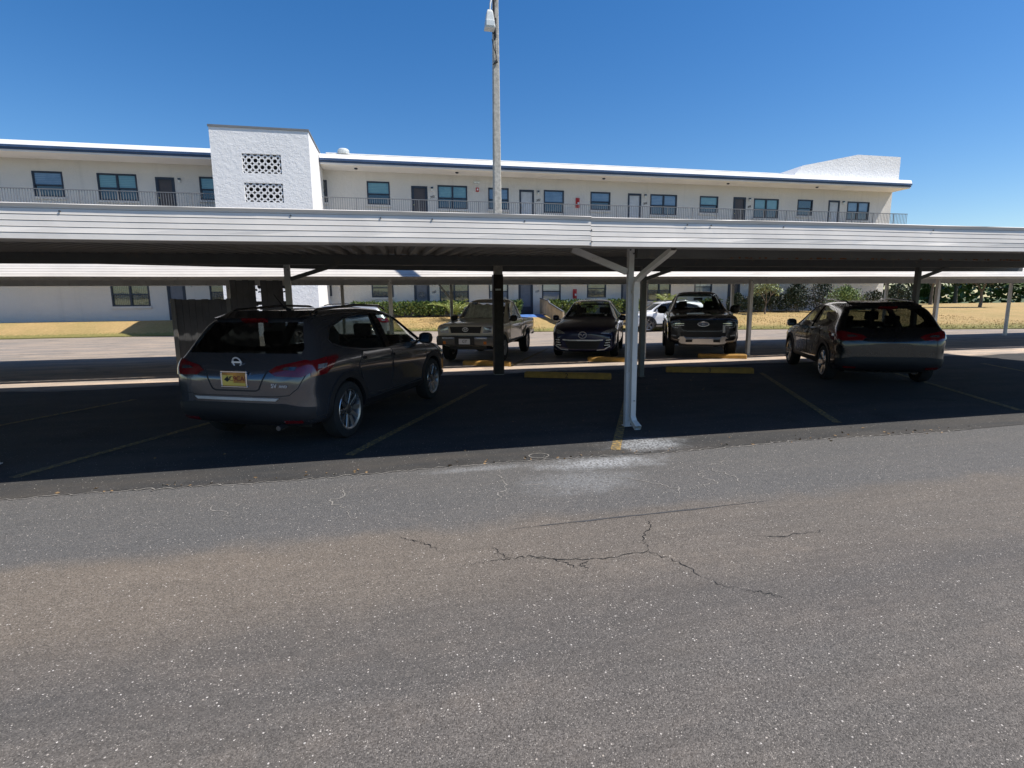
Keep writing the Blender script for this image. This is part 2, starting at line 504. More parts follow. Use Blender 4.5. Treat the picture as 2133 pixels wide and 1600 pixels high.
def ribbon(path, w, z, jit, seed, sub=9, taper=True):
    rg = random.Random(seed)
    pts = []
    for i in range(len(path) - 1):
        a, b = Vector((*path[i], 0)), Vector((*path[i + 1], 0))
        for k in range(sub):
            p = a.lerp(b, k / sub)
            nrm = Vector((-(b - a).y, (b - a).x, 0)).normalized()
            pts.append(p + nrm * rg.uniform(-jit, jit))
    pts.append(Vector((*path[-1], 0)))
    mb = MB(); vs = []
    m = len(pts)
    for i, p in enumerate(pts):
        d = (pts[min(i + 1, m - 1)] - pts[max(i - 1, 0)]).normalized()
        nn = Vector((-d.y, d.x, 0))
        ww = w * rg.uniform(0.35, 1.2) * (min(1, 0.25 + 3.0 * min(i, m - 1 - i) / m) if taper else 1)
        vs += [(p + nn * ww / 2), (p - nn * ww / 2)]
    mb.raw([(v.x, v.y, z) for v in vs], [(2 * i, 2 * i + 1, 2 * i + 3, 2 * i + 2) for i in range(m - 1)])
    return mb
for i, pth in enumerate(([(0.30, 3.10), (0.451, 3.113), (0.621, 3.118), (0.777, 3.114), (1.127, 2.979), (1.544, 3.014), (1.667, 2.807), (1.737, 2.556), (1.85, 2.45)],
             [(1.77, 3.50), (1.743, 3.378), (1.60, 3.20), (1.544, 3.014)], [(0.777, 3.114), (0.98, 3.00), (1.02, 2.90)], [(0.56, 3.32), (0.60, 3.2), (0.63, 3.118)],
             [(2.35, 3.05), (2.6, 3.0), (2.9, 3.02)], [(-0.05, 3.62), (0.1, 3.5), (0.2, 3.35)], [(1.85, 2.45), (1.95, 2.40), (2.0, 2.33)], [(1.127, 2.979), (1.06, 2.93), (1.08, 2.86)])):
    ribbon(pth, 0.007, 0.0035, 0.018, 40 + i).build('crack', 'cable_black', lot)
pale = mat('crack_sand', (0.22, 0.205, 0.185), 0.9, vs=30, var=0.3)
for i, pth in enumerate(([(-0.55, 4.85), (-0.5, 4.6), (-0.6, 4.4), (-0.45, 4.25), (-0.36, 4.0)], [(0.93, 4.95), (0.88, 4.7), (0.92, 4.5), (0.8, 4.3), (0.7, 3.9)],
             [(1.85, 4.5), (2.2, 4.2), (2.35, 4.0), (2.2, 3.8)], [(2.9, 4.5), (2.7, 4.3), (2.75, 4.1), (2.5, 4.0), (2.35, 4.0)], [(2.9, 4.5), (3.0, 4.2), (2.9, 4.0)],
             [(0.92, 4.5), (1.15, 4.4), (1.3, 4.45)], [(-1.6, 4.6), (-1.4, 4.4), (-1.3, 4.2)], [(3.2, 4.7), (3.1, 4.55), (2.95, 4.6)])):
    ribbon(pth, 0.014, 0.003, 0.035, 80 + i, sub=7).build('filled_crack', 'crack_sand', lot)
# sand lying in the joint between lane and stalls
ribbon([(x, 5.10 + 0.035 * math.sin(x * 1.7)) for x in [-4 + 0.4 * k for k in range(28)]], 0.014, 0.0065, 0.03, 9, sub=8, taper=False).build('joint_sand', 'crack_sand', lot)
ribbon([(0.75, 3.55), (1.5, 3.57), (2.2, 3.58), (2.9, 3.60)], 0.02, 0.003, 0.004, 5, sub=8).build('seal_edge', mat('seal_black', (0.05, 0.05, 0.052), 0.8), lot)
# sprayed ring
rg = MB(); k = 44
vs = []
for i in range(k):
    t = 2 * math.pi * i / k
    for q in (0.112 + random.uniform(-.004, .004), 0.098 + random.uniform(-.004, .004)):
        vs.append((1.413 + q * math.cos(t), 5.27 + q * math.sin(t) * 0.82, 0.0085))
rg.raw(vs, [(2 * i, 2 * i + 1, (2 * i + 3) % (2 * k), (2 * i + 2) % (2 * k)) for i in range(k)]).build('painted_ring', 'crack_sand', lot)

AX = R(26.5)                                            # parking angle
DIR = Vector((math.sin(AX), math.cos(AX)))              # into the stall
LAT = Vector((math.cos(AX), -math.sin(AX)))
def worn_paint():
    m, t, b = base('line_paint')
    c = t.co()
    wear = t.ramp(t.noise(c, 22, 6, 0.72), 0.44, 0.66)
    t.put(b.inputs['Base Color'], t.mix(wear, (0.10, 0.082, 0.05), (0.40, 0.25, 0.06)))
    b.inputs['Roughness'].default_value = 0.85
    t.put(b.inputs['Normal'], t.bump(t.vor(c, 120).outputs['Distance'], 0.5, 0.005))
worn_paint()
def stripe(x, y, L, w=0.105, material='line_paint'):
    a = Vector((x, y)); b = a + DIR * L
    p = [a - LAT * w / 2, a + LAT * w / 2, b + LAT * w / 2, b - LAT * w / 2]
    return sheet('painted_line', [tuple(q) for q in p], 0.008, material, lot)
for k in range(-3, 6):
    if k in (0,): stripe(-0.56, 5.78, 5.0)
    elif k == 1: stripe(-0.80 + 3.08 * k, 5.28, 5.5)
    else: stripe(-0.56 + 3.08 * k, 5.78, 5.0)
for k in range(-2, 5): stripe(2.72 + 3.25 * k, 12.95, 5.2)
for k in range(-2, 3): stripe(7.5 + 4.4 * k, 24.3, 3.6)

# ------------------------------------------------------------------ apartment building
YW, YE = 34.0, 32.5            # wall plane, eave plane
FZ = (0.76, 3.60, 6.45)        # floor levels
bld = empty('apartment_building', (0, 0, 0), 0, 'long white three-storey apartment building with open walkways, blue eave trim and a stair tower', 'building')

def holed_wall(x0, x1, z0, z1, y, holes, depth, back=None):
    """front skin with rectangular openings and their reveals"""
    xs = sorted({x0, x1, *[h[0] for h in holes], *[h[1] for h in holes]})
    zs = sorted({z0, z1, *[h[2] for h in holes], *[h[3] for h in holes]})
    mb = MB()
    for i in range(len(xs) - 1):
        for j in range(len(zs) - 1):
            cx, cz = (xs[i] + xs[i + 1]) / 2, (zs[j] + zs[j + 1]) / 2
            if any(h[0] < cx < h[1] and h[2] < cz < h[3] for h in holes): continue
            mb.raw([(xs[i], y, zs[j]), (xs[i + 1], y, zs[j]), (xs[i + 1], y, zs[j + 1]), (xs[i], y, zs[j + 1])], [(0, 1, 2, 3)])
    for a, b, c, d in holes:
        mb.raw([(a, y, c), (b, y, c), (b, y, d), (a, y, d), (a, y + depth, c), (b, y + depth, c), (b, y + depth, d), (a, y + depth, d)],
               [(0, 4, 5, 1), (1, 5, 6, 2), (2, 6, 7, 3), (3, 7, 4, 0)])
    if back:
        mb.raw([(x0, back, z0), (x1, back, z0), (x1, back, z1), (x0, back, z1), (x0, y, z0), (x1, y, z0), (x1, y, z1), (x0, y, z1)],
               [(0, 3, 2, 1), (4, 0, 1, 5), (7, 6, 2, 3), (4, 7, 3, 0), (5, 1, 2, 6)])
    return mb

# kind, x0, x1, sill above floor, head above floor
UP = [('double', -4.75, -3.62, 1.0, 2.26, 'pane_dark'), ('single', -1.38, -0.06, .95, 2.28, 'pane_sky'), ('door', 1.20, 2.17, 'door_brown', '302'), ('double', 2.78, 4.59, .82, 2.20, 'pane_sky'),
      ('single', 5.90, 7.20, .85, 2.15, 'pane_blue'), ('door', 7.88, 8.83, 'door_grey', '303'), ('single', 9.47, 10.81, .72, 2.13, 'pane_blue'), ('single', 12.60, 13.97, .98, 2.12, 'pane_blue'),
      ('door', 15.19, 16.14, 'door_grey', '304'), ('double', 16.79, 18.72, .78, 2.10, 'pane_blue'), ('single', 20.41, 21.80, 1.0, 2.09, 'pane_sky'),
      ('door', 22.96, 23.93, 'door_brown', '305'), ('double', 24.56, 26.52, .74, 2.05, 'pane_sky'), ('single', 28.05, 29.3, .98, 2.08, 'pane_dark'), ('door', 30.6, 31.55, 'door_grey', ''), ('double', 32.2, 34.1, .76, 2.06, 'pane_blue'),
      ('single', -10.4, -9.0, .95, 2.2, 'pane_sky'), ('door', -12.6, -11.65, 'door_brown', ''), ('double', -15.4, -13.5, .8, 2.2, 'pane_sky'), ('single', -18.4, -17.0, .9, 2.2, 'pane_blue')]
LO = [('double', -4.9, -3.70, 1.28, 2.55, 'pane_dark'), ('single', -1.39, -0.09, 1.18, 2.45, 'pane_drape'), ('door', 1.15, 2.10, 'door_slate', '102'), ('double', 2.72, 4.56, .72, 2.40, 'pane_drape'),
      ('single', 5.84, 7.11, .78, 2.35, 'pane_blind'), ('door', 7.77, 8.74, 'door_slate', '103'), ('single', 9.35, 10.62, .80, 2.30, 'pane_blind'), ('single', 12.44, 13.78, 1.05, 2.35, 'pane_drape'),
      ('door', 14.85, 15.8, 'door_slate', ''), ('double', 16.75, 18.50, .80, 2.30, 'pane_drape'), ('single', 20.28, 21.64, 1.20, 2.35, 'pane_blind'),
      ('door', 22.87, 23.84, 'door_brown', ''), ('double', 24.72, 26.57, .68, 2.2, 'pane_dark'),
      ('single', -10.4, -9.0, 1.0, 2.2, 'pane_drape'), ('door', -12.6, -11.65, 'door_slate', ''), ('double', -15.4, -13.5, .8, 2.2, 'pane_drape')]
def opening(o, z): return (o[1], o[2], z + o[3], z + o[4]) if o[0] != 'door' else (o[1], o[2], z, z + 2.10)
holes = [opening(o, FZ[2]) for o in UP] + [opening(o, FZ[0]) for o in LO]
holed_wall(-21, 36, 0.0, 9.32, YW, holes, 0.10, back=44).build('wall', 'stucco_wall', bld, fix=False)

def window(o, z, panel=bld):
    a, b, c, d = opening(o, z)
    f = 0.075
    mb = MB()
    y0, y1 = YW - 0.022, YW + 0.09
    mb.box(a + .002, a + f, y0, y1, c + .002, d - .002); mb.box(b - f, b - .002, y0, y1, c + .002, d - .002)
    mb.box(a + f, b - f, y0, y1, d - f, d - .002); mb.box(a + f, b - f, y0, y1, c + .002, c + f)
    mid = c + (d - c) * 0.46
    mb.box(a + f, b - f, y0 + .012, y1 - .01, mid - .03, mid + .03)
    if o[0] == 'double':
        m = (a + b) / 2
        mb.box(m - .05, m + .05, y0 + .004, y1 - .004, c + f, mid - .03); mb.box(m - .05, m + .05, y0 + .004, y1 - .004, mid + .03, d - f)
    fr = mb.build('window', 'frame_dark', panel)
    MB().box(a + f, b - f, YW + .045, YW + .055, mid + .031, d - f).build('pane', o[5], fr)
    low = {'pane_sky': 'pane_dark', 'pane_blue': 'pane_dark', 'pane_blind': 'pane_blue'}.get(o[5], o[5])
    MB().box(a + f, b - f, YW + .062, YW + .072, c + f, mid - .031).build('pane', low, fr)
    MB().box(a - .06, b + .06, YW - .09, YW - .003, c - .13, c - .003).build('sill', 'stucco_wall', fr, bevel=0.008)

def door(o, z, panel=bld):
    a, b = o[1], o[2]
    y0 = YW - 0.02
    mb = MB()
    mb.box(a + .002, a + .11, y0, YW + .09, z + .004, z + 2.098); mb.box(b - .11, b - .002, y0, YW + .09, z + .004, z + 2.098); mb.box(a + .11, b - .11, y0, YW + .09, z + 1.97, z + 2.098)
    dr = mb.build('door', 'frame_dark', panel)
    lf = MB().box(a + .11, b - .11, YW + .03, YW + .075, z + .02, z + 1.97)
    for zz in (.22, .86, 1.42):
        hh = .50 if zz < .8 else .46
        lf.box(a + .16, b - .16, YW + .018, YW + .03, z + zz, z + zz + hh) if o[3] == 'door_grey' else None
    lf.build('door_leaf', o[3], dr)
    if o[3] != 'door_grey':      # screen door stiles and kick plate
        sm = MB().box(a + .111, b - .111, YW - .005, YW + .02, z + .03, z + .52)
        for xx in (a + .111, b - .155): sm.box(xx, xx + .044, YW - .006, YW + .021, z + .52, z + 1.965)
        sm.build('screen_panel', 'frame_dark', dr)
    if o[3] == 'door_slate' and o[4] == '102':
        w = MB()
        cx, cz = (a + b) / 2, z + 1.32
        for q in range(14):
            t = q * 2.4; w.tube([(cx, YW - .02, cz), (cx + .2 * math.cos(t), YW - .05, cz + .2 * math.sin(t))], [.02, .035], 5)
        w.build('wreath', 'rail_grey', dr)
    MB().lathe([(0, .001), (0, .03), (.03, .034), (.055, .02), (.06, .001)], 'y', (a + .13, YW - .05, z + 1.0), 10).build('handle', 'brass', dr, smooth=40)
    if o[4]:
        text_obj('door_number', o[4], 0.19, 'black_lettering', panel, Matrix.Translation((b + .27, YW - .012, z + 1.48)) @ Matrix.Rotation(R(-14), 4, 'Y') @ FACE_CAM, 0.015, 0.25)
    lp = MB().box(b + .20, b + .34, YW - .11, YW - .002, z + 1.98, z + 2.06)
    w_ = lp.build('wall_lamp', 'gloss_black', panel)
    MB().lathe([(0, .001), (0, .05), (.10, .055), (.13, .03), (.13, .001)], 'z', (b + .27, YW - .06, z + 1.84), 10).build('lamp_shade', 'lamp_lens', w_, smooth=40)
for o in UP: (door if o[0] == 'door' else window)(o, FZ[2])
for o in LO: (door if o[0] == 'door' else window)(o, FZ[0])

# walkway slabs, railings, roof
for seg in ((-21, -8.30), (-3.78, 36)):
    for z in FZ[1:]:
        MB().box(seg[0], seg[1], YE, YW - .002, z - .22, z - .01).build('walkway_slab', 'soffit', bld)
        rl = MB()
        y = YE + .09
        rl.box(seg[0] + .02, seg[1] - .02, y - .025, y + .025, z + 1.03, z + 1.07)
        rl.box(seg[0] + .02, seg[1] - .02, y - .018, y + .018, z + .08, z + .115)
        xx = seg[0] + .1
        q = 0
        while xx < seg[1] - .05:
            w = .024 if q % 14 == 0 else .0105
            rl.box(xx - w, xx + w, y - w, y + w, z - .005 if q % 14 == 0 else z + .115, z + 1.03)
            xx += .125; q += 1
        rl.build('railing', 'rail_grey', bld)
    MB().box(seg[0], seg[1], YE + .06, YW - .002, 9.26, 9.32).build('soffit', 'soffit', bld)
    MB().box(seg[0], seg[1], YE + .02, YE + .06, 9.345, 9.43).build('eave_trim', 'trim_blue', bld)
    MB().box(seg[0], seg[1], YE - .05, YE + .018, 9.44, 9.56).build('eave_gutter', 'trim_blue', bld)
    rf = MB().prism([(YE - .03, 9.562), (YE + .06, 9.80), (36.0, 10.66), (44, 10.66), (44, 9.33), (YE + .065, 9.325), (YE + .065, 9.50)], seg[0], seg[1], 'yz')
    roof = rf.build('roof', 'roof_white', bld)
    if seg[0] > -5:
        MB().box(seg[0], seg[1], 35.9, 36.1, 10.661, 10.72).build('roof_ridge', 'soffit', roof)
        vt = MB().lathe([(0, .001), (0, .31), (.17, .34), (.22, .33), (.28, .26), (.29, .001)], 'z', (-2.75, 36.0, 10.70), 24)
        for q in range(24):
            t = 2 * math.pi * q / 24
            vt.box(-2.75 + .335 * math.cos(t) - .014, -2.75 + .335 * math.cos(t) + .014, 36 + .335 * math.sin(t) - .014, 36 + .335 * math.sin(t) + .014, 10.74, 10.86)
        vt.build('roof_vent', 'grey_housing', roof, smooth=30)
# bulkhead above the far end of the roof
MB().prism([(26.9, 9.9), (27.6, 10.6), (32.0, 11.5), (35.6, 11.5), (35.6, 9.9)], 33.2, 37.5, 'xz').build('roof_bulkhead', 'stucco_white', bld)
for x in (-1.9, 3.9, 13.2, 22.0, 28.9):
    MB().lathe([(0, .001), (0, .10), (-.05, .09), (-.07, .06), (-.07, .001)], 'z', (x, YE + .75, 9.258), 14).build('ceiling_light', 'frame_dark', bld, smooth=40)

# stair tower with breeze-block grilles
TX0, TX1, TY0 = -8.26, -3.82, 29.0
GR = [(-6.91, -5.15, z) for z in (7.86, 6.52, 5.01, 3.67, 2.16, 0.82)]
GH = 0.90
tower = holed_wall(TX0, TX1, 0.0, 9.90, TY0, [(a, b, z, z + GH) for a, b, z in GR], 0.20)
tower.raw([(TX0, TY0, 0), (TX1, TY0, 0), (TX1, TY0, 9.9), (TX0, TY0, 9.9), (TX0, YW + .6, 0), (TX1, YW + .6, 0), (TX1, YW + .6, 9.9), (TX0, YW + .6, 9.9)],
          [(1, 5, 6, 2), (0, 3, 7, 4), (3, 2, 6, 7), (4, 7, 6, 5)])
tw = tower.build('stair_tower', 'stucco_white', bld, fix=False)
MB().box(TX0 - .04, TX1 + .04, TY0 - .04, YW + .6, 9.902, 9.99).build('parapet_cap', 'rail_grey', tw)
def breeze(a, b, z):
    mb = MB()
    nx, nz = 6, 3
    sx, sz = (b - a) / nx, GH / nz
    for i in range(nx):
        for j in range(nz):
            x0, z0 = a + i * sx, z + j * sz
            for (cx, cz, t0) in ((x0, z0, 0), (x0 + sx, z0, 90), (x0 + sx, z0 + sz, 180), (x0, z0 + sz, 270)):
                pts = []
                for q in range(7):
                    t = R(t0 + 15 * q)
                    pts.append((math.cos(t), math.sin(t)))
                r1, r2 = sx * .33, sx * .53
                vs, fs = [], []
                for c, s_ in pts:
                    for rr_, yy in ((r1, .03), (r2, .03), (r2, .13), (r1, .13)):
                        vs.append((cx + c * rr_, TY0 + yy, cz + s_ * rr_ * sz / sx))
                for q in range(6):
                    k = q * 4
                    for e in range(4):
                        fs.append((k + e, k + (e + 1) % 4, k + 4 + (e + 1) % 4, k + 4 + e))
                mb.raw(vs, fs)
    for i in (0, nx): mb.box(a + i * sx - .014, a + i * sx + .014, TY0 + .035, TY0 + .125, z, z + GH)
    for j in (0, nz): mb.box(a, b, TY0 + .036, TY0 + .124, z + j * sz - .014, z + j * sz + .014)
    mb.build('grille', 'stucco_white', tw)
for gq in GR: breeze(*gq)
MB().box(TX0 + .3, TX1 - .3, TY0 + .9, TY0 + 1.0, 0.1, 9.8).build('added_dark_backing', 'screen_grey', tw)  # flat dark panel added behind the grilles to darken their openings

# fittings on the wall
def extinguisher(x, z, label):
    e = empty('fire_extinguisher', (x, YW - .09, z), 0, label, 'extinguisher', 'fire extinguishers on the building wall')
    MB().box(-.13, .13, .03, .085, -.02, .60).build('cabinet', 'red_paint', e, bevel=.01)
    MB().lathe([(0, .001), (0, .07), (.36, .075), (.42, .04), (.47, .025), (.47, .001)], 'z', (0, -.05, .03), 14).build('cylinder', 'red_paint', e, smooth=40)
    MB().box(-.06, .06, -.125, -.118, .17, .30).build('instruction_label', 'plate_white', e)
    MB().bar((-.02, -.05, .50), (.07, -.05, .56), .03).build('handle', 'bolt_steel', e)
extinguisher(11.72, 7.55, 'red fire extinguisher on the top-floor walkway wall, right of unit 303')
extinguisher(11.58, 1.78, 'red fire extinguisher on the ground-floor wall, above the hedge by the ramp')
al = empty('fire_alarm', (5.22, YW - .03, 8.45), 0, 'small red fire alarm sounder on the top-floor wall beside the lamp post', 'alarm')
MB().box(-.09, .09, -.03, .027, -.12, .12).build('housing', 'red_paint', al, bevel=.008)
MB().box(-.035, .045, -.045, -.031, -.05, .06).build('strobe', 'lamp_lens', al)
em = empty('emergency_light', (5.18, YW - .05, 8.86), 0, 'pale boxed emergency light high on the top-floor wall', 'light')
MB().box(-.20, .20, -.05, .047, -.06, .09).build('housing', 'grey_housing', em, bevel=.01)
MB().box(-.17, -.05, -.065, -.051, -.05, .03).build('lamp_lens', 'lamp_lens', em)
MB().box(.05, .17, -.065, -.051, -.05, .03).build('lamp_lens', 'lamp_lens', em)

# ------------------------------------------------------------------ carports
def ribbed_deck(x0, x1, y0, z0, y1, z1, pitch=0.236):
    mb = MB()
    prof = [(0, 0), (.075, 0), (.105, .065), (.205, .065), (.236, 0)]
    xs = []
    x = x0
    while x < x1:
        xs += [(x + a, b) for a, b in prof[:-1]]
        x += pitch
    vs = [(a, y0, z0 + b) for a, b in xs] + [(a, y1, z1 + b) for a, b in xs]
    m = len(xs)
    mb.raw(vs, [(i, i + 1, m + i + 1, m + i) for i in range(m - 1)])
    return mb
def fascia(x0, x1, y, zb, zt, rows, seed, lean=0.0):
    """five overlapping metal pans with narrow steps, the top pan leaning back"""
    rg = random.Random(seed)
    prof = [(y, zb)]
    h = (zt - zb) / (rows + .75)
    for i in range(rows):
        z = zb + h * (i + 1)
        prof += [(y, z - .005), (y + .007, z - .002), (y - .003, z + .001), (y - .002, z + .005)]
    prof += [(y - .022, zt - .006), (y - .018, zt), (y + .05, zt + .004), (y + .06, zt - .02), (y + .02, zb - .004)]
    mb = MB()
    N = max(2, int((x1 - x0) / .3))
    vs, k = [], len(prof)
    for i in range(N + 1):
        x = x0 + (x1 - x0) * i / N
        w = .004 * math.sin(x * 2.1 + seed) + rg.uniform(-.003, .003)
        for j, (a, b) in enumerate(prof):
            vs.append((x, a + lean * (b - zb) / (zt - zb) + (w if 4 < j < k - 3 else 0) + (.006 * rg.uniform(-1, 1) if j >= k - 4 else 0), b + .003 * math.sin(x * 1.3 + seed)))
    fs = [(i * k + j, i * k + (j + 1) % k, (i + 1) * k + (j + 1) % k, (i + 1) * k + j) for i in range(N) for j in range(k)]
    fs += [tuple(range(k)), tuple(N * k + j for j in reversed(range(k)))]
    return mb.raw(vs, fs)
def post(name, x, y, z, parent, w=.10, d=.10, material='post_paint'):
    mb = MB().box(x - w / 2, x + w / 2, y - d / 2, y + d / 2, 0.0, z)
    p = mb.build('post', material, parent, bevel=.006)
    MB().box(x - w / 2 - .014, x + w / 2 + .014, y - d / 2 - .014, y + d / 2 + .014, 0.009, .019).build('base_plate', material, p)
    bt = MB()
    for dx in (-.022, .022):
        bt.lathe([(0, .001), (0, .011), (.012, .011), (.012, .001)], 'y', (x + dx, y - d / 2 - .012, z - .07 - dx), 8)
    bt.build('bolt', 'bolt_steel', p)
    return p

cp = empty('carport', (0, 0, 0), 0, 'near carport with a ribbed grey metal fascia, sheltering the grey crossover in front', 'carport')
Y1, ZB1, ZT1 = 5.08, 2.155, 2.432
fascia(-16, 1.895, Y1, ZB1, ZT1, 5, 1, .022).build('fascia', 'white_metal', cp)
fascia(1.9, 17, Y1 + .002, ZB1 - .004, ZT1 - .004, 5, 2, .022).build('fascia', 'white_metal', cp)
sc = MB()
for xs_, zf in ((-.86, 2.375), (-.1, 2.372), (.36, 2.37), (1.23, 2.372), (2.93, 2.372), (3.2, 2.37), (4.05, 2.37), (1.9, 2.30), (1.9, 2.19), (6.0, 2.37), (-2.6, 2.37)):
    sc.lathe([(0, .001), (0, .008), (.005, .008), (.005, .001)], 'y', (xs_, Y1 - .0085 + .022 * (zf - ZB1) / (ZT1 - ZB1), zf), 8)
sc.build('screw', 'bolt_steel', cp)
gt = MB()
for a, b in ((-16, 1.895), (1.9, 17)):
    gt.box(a, b, Y1 + .07, Y1 + .30, ZB1 + .004, ZB1 + .016); gt.box(a, b, Y1 + .30, Y1 + .312, ZB1 + .004, ZB1 + .14)
gt.build('gutter', 'gutter_paint', cp)
ribbed_deck(-16, 17, Y1 + .055, 2.225, 11.72, 2.555).build('roof_deck', 'deck_metal', cp)
MB().box(2.94, 17, 6.25, 6.35, 2.135, 2.262).build('beam', 'beam_paint', cp)
rs = MB()
rgm = random.Random(5)
for i in range(60):
    x = rgm.uniform(4.2, 9); w = rgm.uniform(.01, .04)
    rs.box(x, x + w, 6.243, 6.2495, 2.136, 2.136 + rgm.uniform(.006, .022))
rs.build('rust_spot', 'rust', cp)
MB().box(-16, 17, 10.40, 10.50, 2.315, 2.505).build('beam', 'beam_paint', cp)
# rear edge trim, tilted up at the left-hand unit
rt_ = MB()
for (xa, za), (xb, zb_) in (((-16, 2.62), (-1.3, 2.31)), ((-1.3, 2.31), (2.5, 2.27)), ((2.5, 2.27), (17, 2.30))):
    rt_.raw([(xa, 11.73, za), (xb, 11.73, zb_), (xb, 11.73, 2.64), (xa, 11.73, 2.70 if za > 2.5 else 2.64), (xa, 11.76, za), (xb, 11.76, zb_), (xb, 11.76, 2.64), (xa, 11.76, 2.70 if za > 2.5 else 2.64)],
            [(0, 1, 2, 3), (7, 6, 5, 4), (0, 4, 5, 1), (3, 2, 6, 7)])
rt_.build('rear_trim', 'beam_paint', cp)
for k in (-2, -1, 0, 1, 2):
    x = 2.87 + 6.98 * k
    post('post', x, 6.30, 2.28, cp, .072, .072)
    br = MB().bar((x - .05, 6.30, 1.97), (x - .76, 6.30, 2.235), .05, .075)
    br.build('brace', 'post_paint', cp)
    # square downspout: gutter outlet, slanted leader, elbow, drop pipe, kicked-out shoe
    ds = MB()
    path = [(x + .03, Y1 + .22, 2.16), (x + .03, 5.35, 2.135), (x + .035, 6.02, 1.93), (x + .03, 6.17, 1.86), (x + .03, 6.20, 1.78), (x + .03, 6.20, .16), (x + .035, 6.17, .09), (x + .045, 6.06, .03)]
    vs, fs = [], []
    for i, p in enumerate(path):
        p = Vector(p)
        d = (Vector(path[min(i + 1, len(path) - 1)]) - Vector(path[max(i - 1, 0)])).normalized()
        sx = Vector((1, 0, 0)); sy = d.cross(sx).normalized()
        e = .033 if i < 6 else (.035 if i < 7 else .040)
        for a, b in ((-1, -1), (1, -1), (1, 1), (-1, 1)): vs.append(p + sx * a * e + sy * b * e * .78)
        if i: fs += [((i - 1) * 4 + q, (i - 1) * 4 + (q + 1) % 4, i * 4 + (q + 1) % 4, i * 4 + q) for q in range(4)]
    ds.raw(vs, fs)
    sp = ds.build('downspout', 'white_metal', cp)
    MB().box(x - .011, x + .071, 6.166, 6.246, 1.70, 1.735).build('strap', 'white_metal', sp)
    MB().lathe([(0, .001), (0, .007), (.01, .007), (.01, .001)], 'y', (x + .03, 6.155, .36), 8).build('screw', 'bolt_steel', sp)
for k in (-2, -1, 0, 1):
    x = 5.06 + 6.95 * k
    post('post', x, 10.45, 2.312, cp, material='post_paint' if k < 0 else 'beam_paint')
    MB().bar((x + .05, 10.45, 2.06), (x + .86, 10.45, 2.318), .05, .07).build('brace', 'beam_paint', cp)

c2 = empty('carport', (0, 0, 0), 0, 'far carport with a sunlit white fascia, sheltering the parked pickups', 'carport')
Y2 = 12.5
fascia(-24, 30, Y2, 2.20, 2.50, 5, 4, .15).build('fascia', 'white_metal', c2)
gt = MB().box(-24, 30, Y2 + .07, Y2 + .33, 2.205, 2.217); gt.box(-24, 30, Y2 + .33, Y2 + .342, 2.145, 2.217)
gt.build('gutter', 'pale_paint', c2)
ribbed_deck(-24, 30, Y2 + .35, 2.28, 18.0, 2.52).build('roof_deck', 'deck_metal', c2)
MB().box(-24, 30, 13.60, 13.70, 2.19, 2.30).build('beam', 'pale_paint', c2)
MB().box(-24, 30, 17.55, 17.65, 2.17, 2.42).build('beam', 'pale_paint', c2)
MB().box(-24, 30, 18.01, 18.04, 2.24, 2.60).build('rear_trim', 'pale_paint', c2)
for x in (-16.3, -9.9, -3.40, -0.12, 6.66, 9.93, 16.5, 23): post('post', x, 13.65, 2.188, c2, material='pale_paint')
for x in (-11.6, -4.87, -1.61, 1.78, 12.04, 18.8, 25): post('post', x, 17.6, 2.168, c2, .095, .095, material='pale_paint')
MB().bar((1.78 - .05, 17.6, 1.75), (1.40, 17.6, 2.17), .05, .06).build('brace', 'pale_paint', c2)

# dark board screen at the left end of the far carport
ps = empty('privacy_screen', (0, 0, 0), 0, 'dark grey board screen of tall panels under the far carport, left behind the crossover', 'screen')
for a, b, tp_ in ((-3.62, -3.09, 2.16), (-2.98, -2.51, 2.15), (-4.75, -3.72, 1.74)):
    mb = MB()
    x = a; i = 0
    while x < b - .02:
        mb.box(x, min(x + .128, b), 13.2 + (.004 if i % 2 else 0), 13.235, .06, tp_ - .01 * (i % 2)); x += .132; i += 1
    mb.build('board_panel', 'screen_grey', ps)
MB().box(-4.8, -2.45, 13.24, 13.30, 1.60, 1.68).build('rail', 'screen_grey', ps)
MB().box(-4.8, -2.45, 13.241, 13.30, .30, .40).build('rail', 'screen_grey', ps)
for x in (-3.67, -4.8): MB().box(x - .045, x + .045, 13.18, 13.31, 0, 1.75).build('post', 'beam_paint', ps)

# ------------------------------------------------------------------ concrete light pole
pl = empty('light_pole', (2.205, 11.69, 0), 0, 'tall square concrete lamp post rising behind the near carport', 'lamp post')
mb = MB()
w0, w1, HP = .105, .052, 8.4
prof = [(-1, -.8), (-.8, -1), (.8, -1), (1, -.8), (1, .8), (.8, 1), (-.8, 1), (-1, .8)]
zz = [0, .02, 2, 4, 6, HP]
vs = []
for z in zz:
    w = w0 + (w1 - w0) * z / HP
    vs += [(a * w + .004 * z, b * w, z) for a, b in prof]
mb.raw(vs, [(i * 8 + j, i * 8 + (j + 1) % 8, (i + 1) * 8 + (j + 1) % 8, (i + 1) * 8 + j) for i in range(len(zz) - 1) for j in range(8)] + [tuple(range(7, -1, -1)), tuple(40 + j for j in range(8))])
mb.build('pole_shaft', 'pole_concrete', pl)
MB().tube([(-.02, -.06, 7.80), (-.05, -.10, 7.72), (-.10, -.16, 7.52), (-.115, -.17, 7.36)], .018, 8).build('lamp_arm', 'grey_housing', pl, smooth=60)
lh = MB()
secs = [(7.38, .045, .05), (7.33, .062, .07), (7.29, .068, .075), (7.24, .075, .08), (7.06, .102, .10), (7.03, .104, .10)]
vs = []
for z, hx, hy in secs: vs += [(-.125 - hx, -.18 - hy, z), (-.125 + hx, -.18 - hy, z), (-.125 + hx, -.18 + hy, z), (-.125 - hx, -.18 + hy, z)]
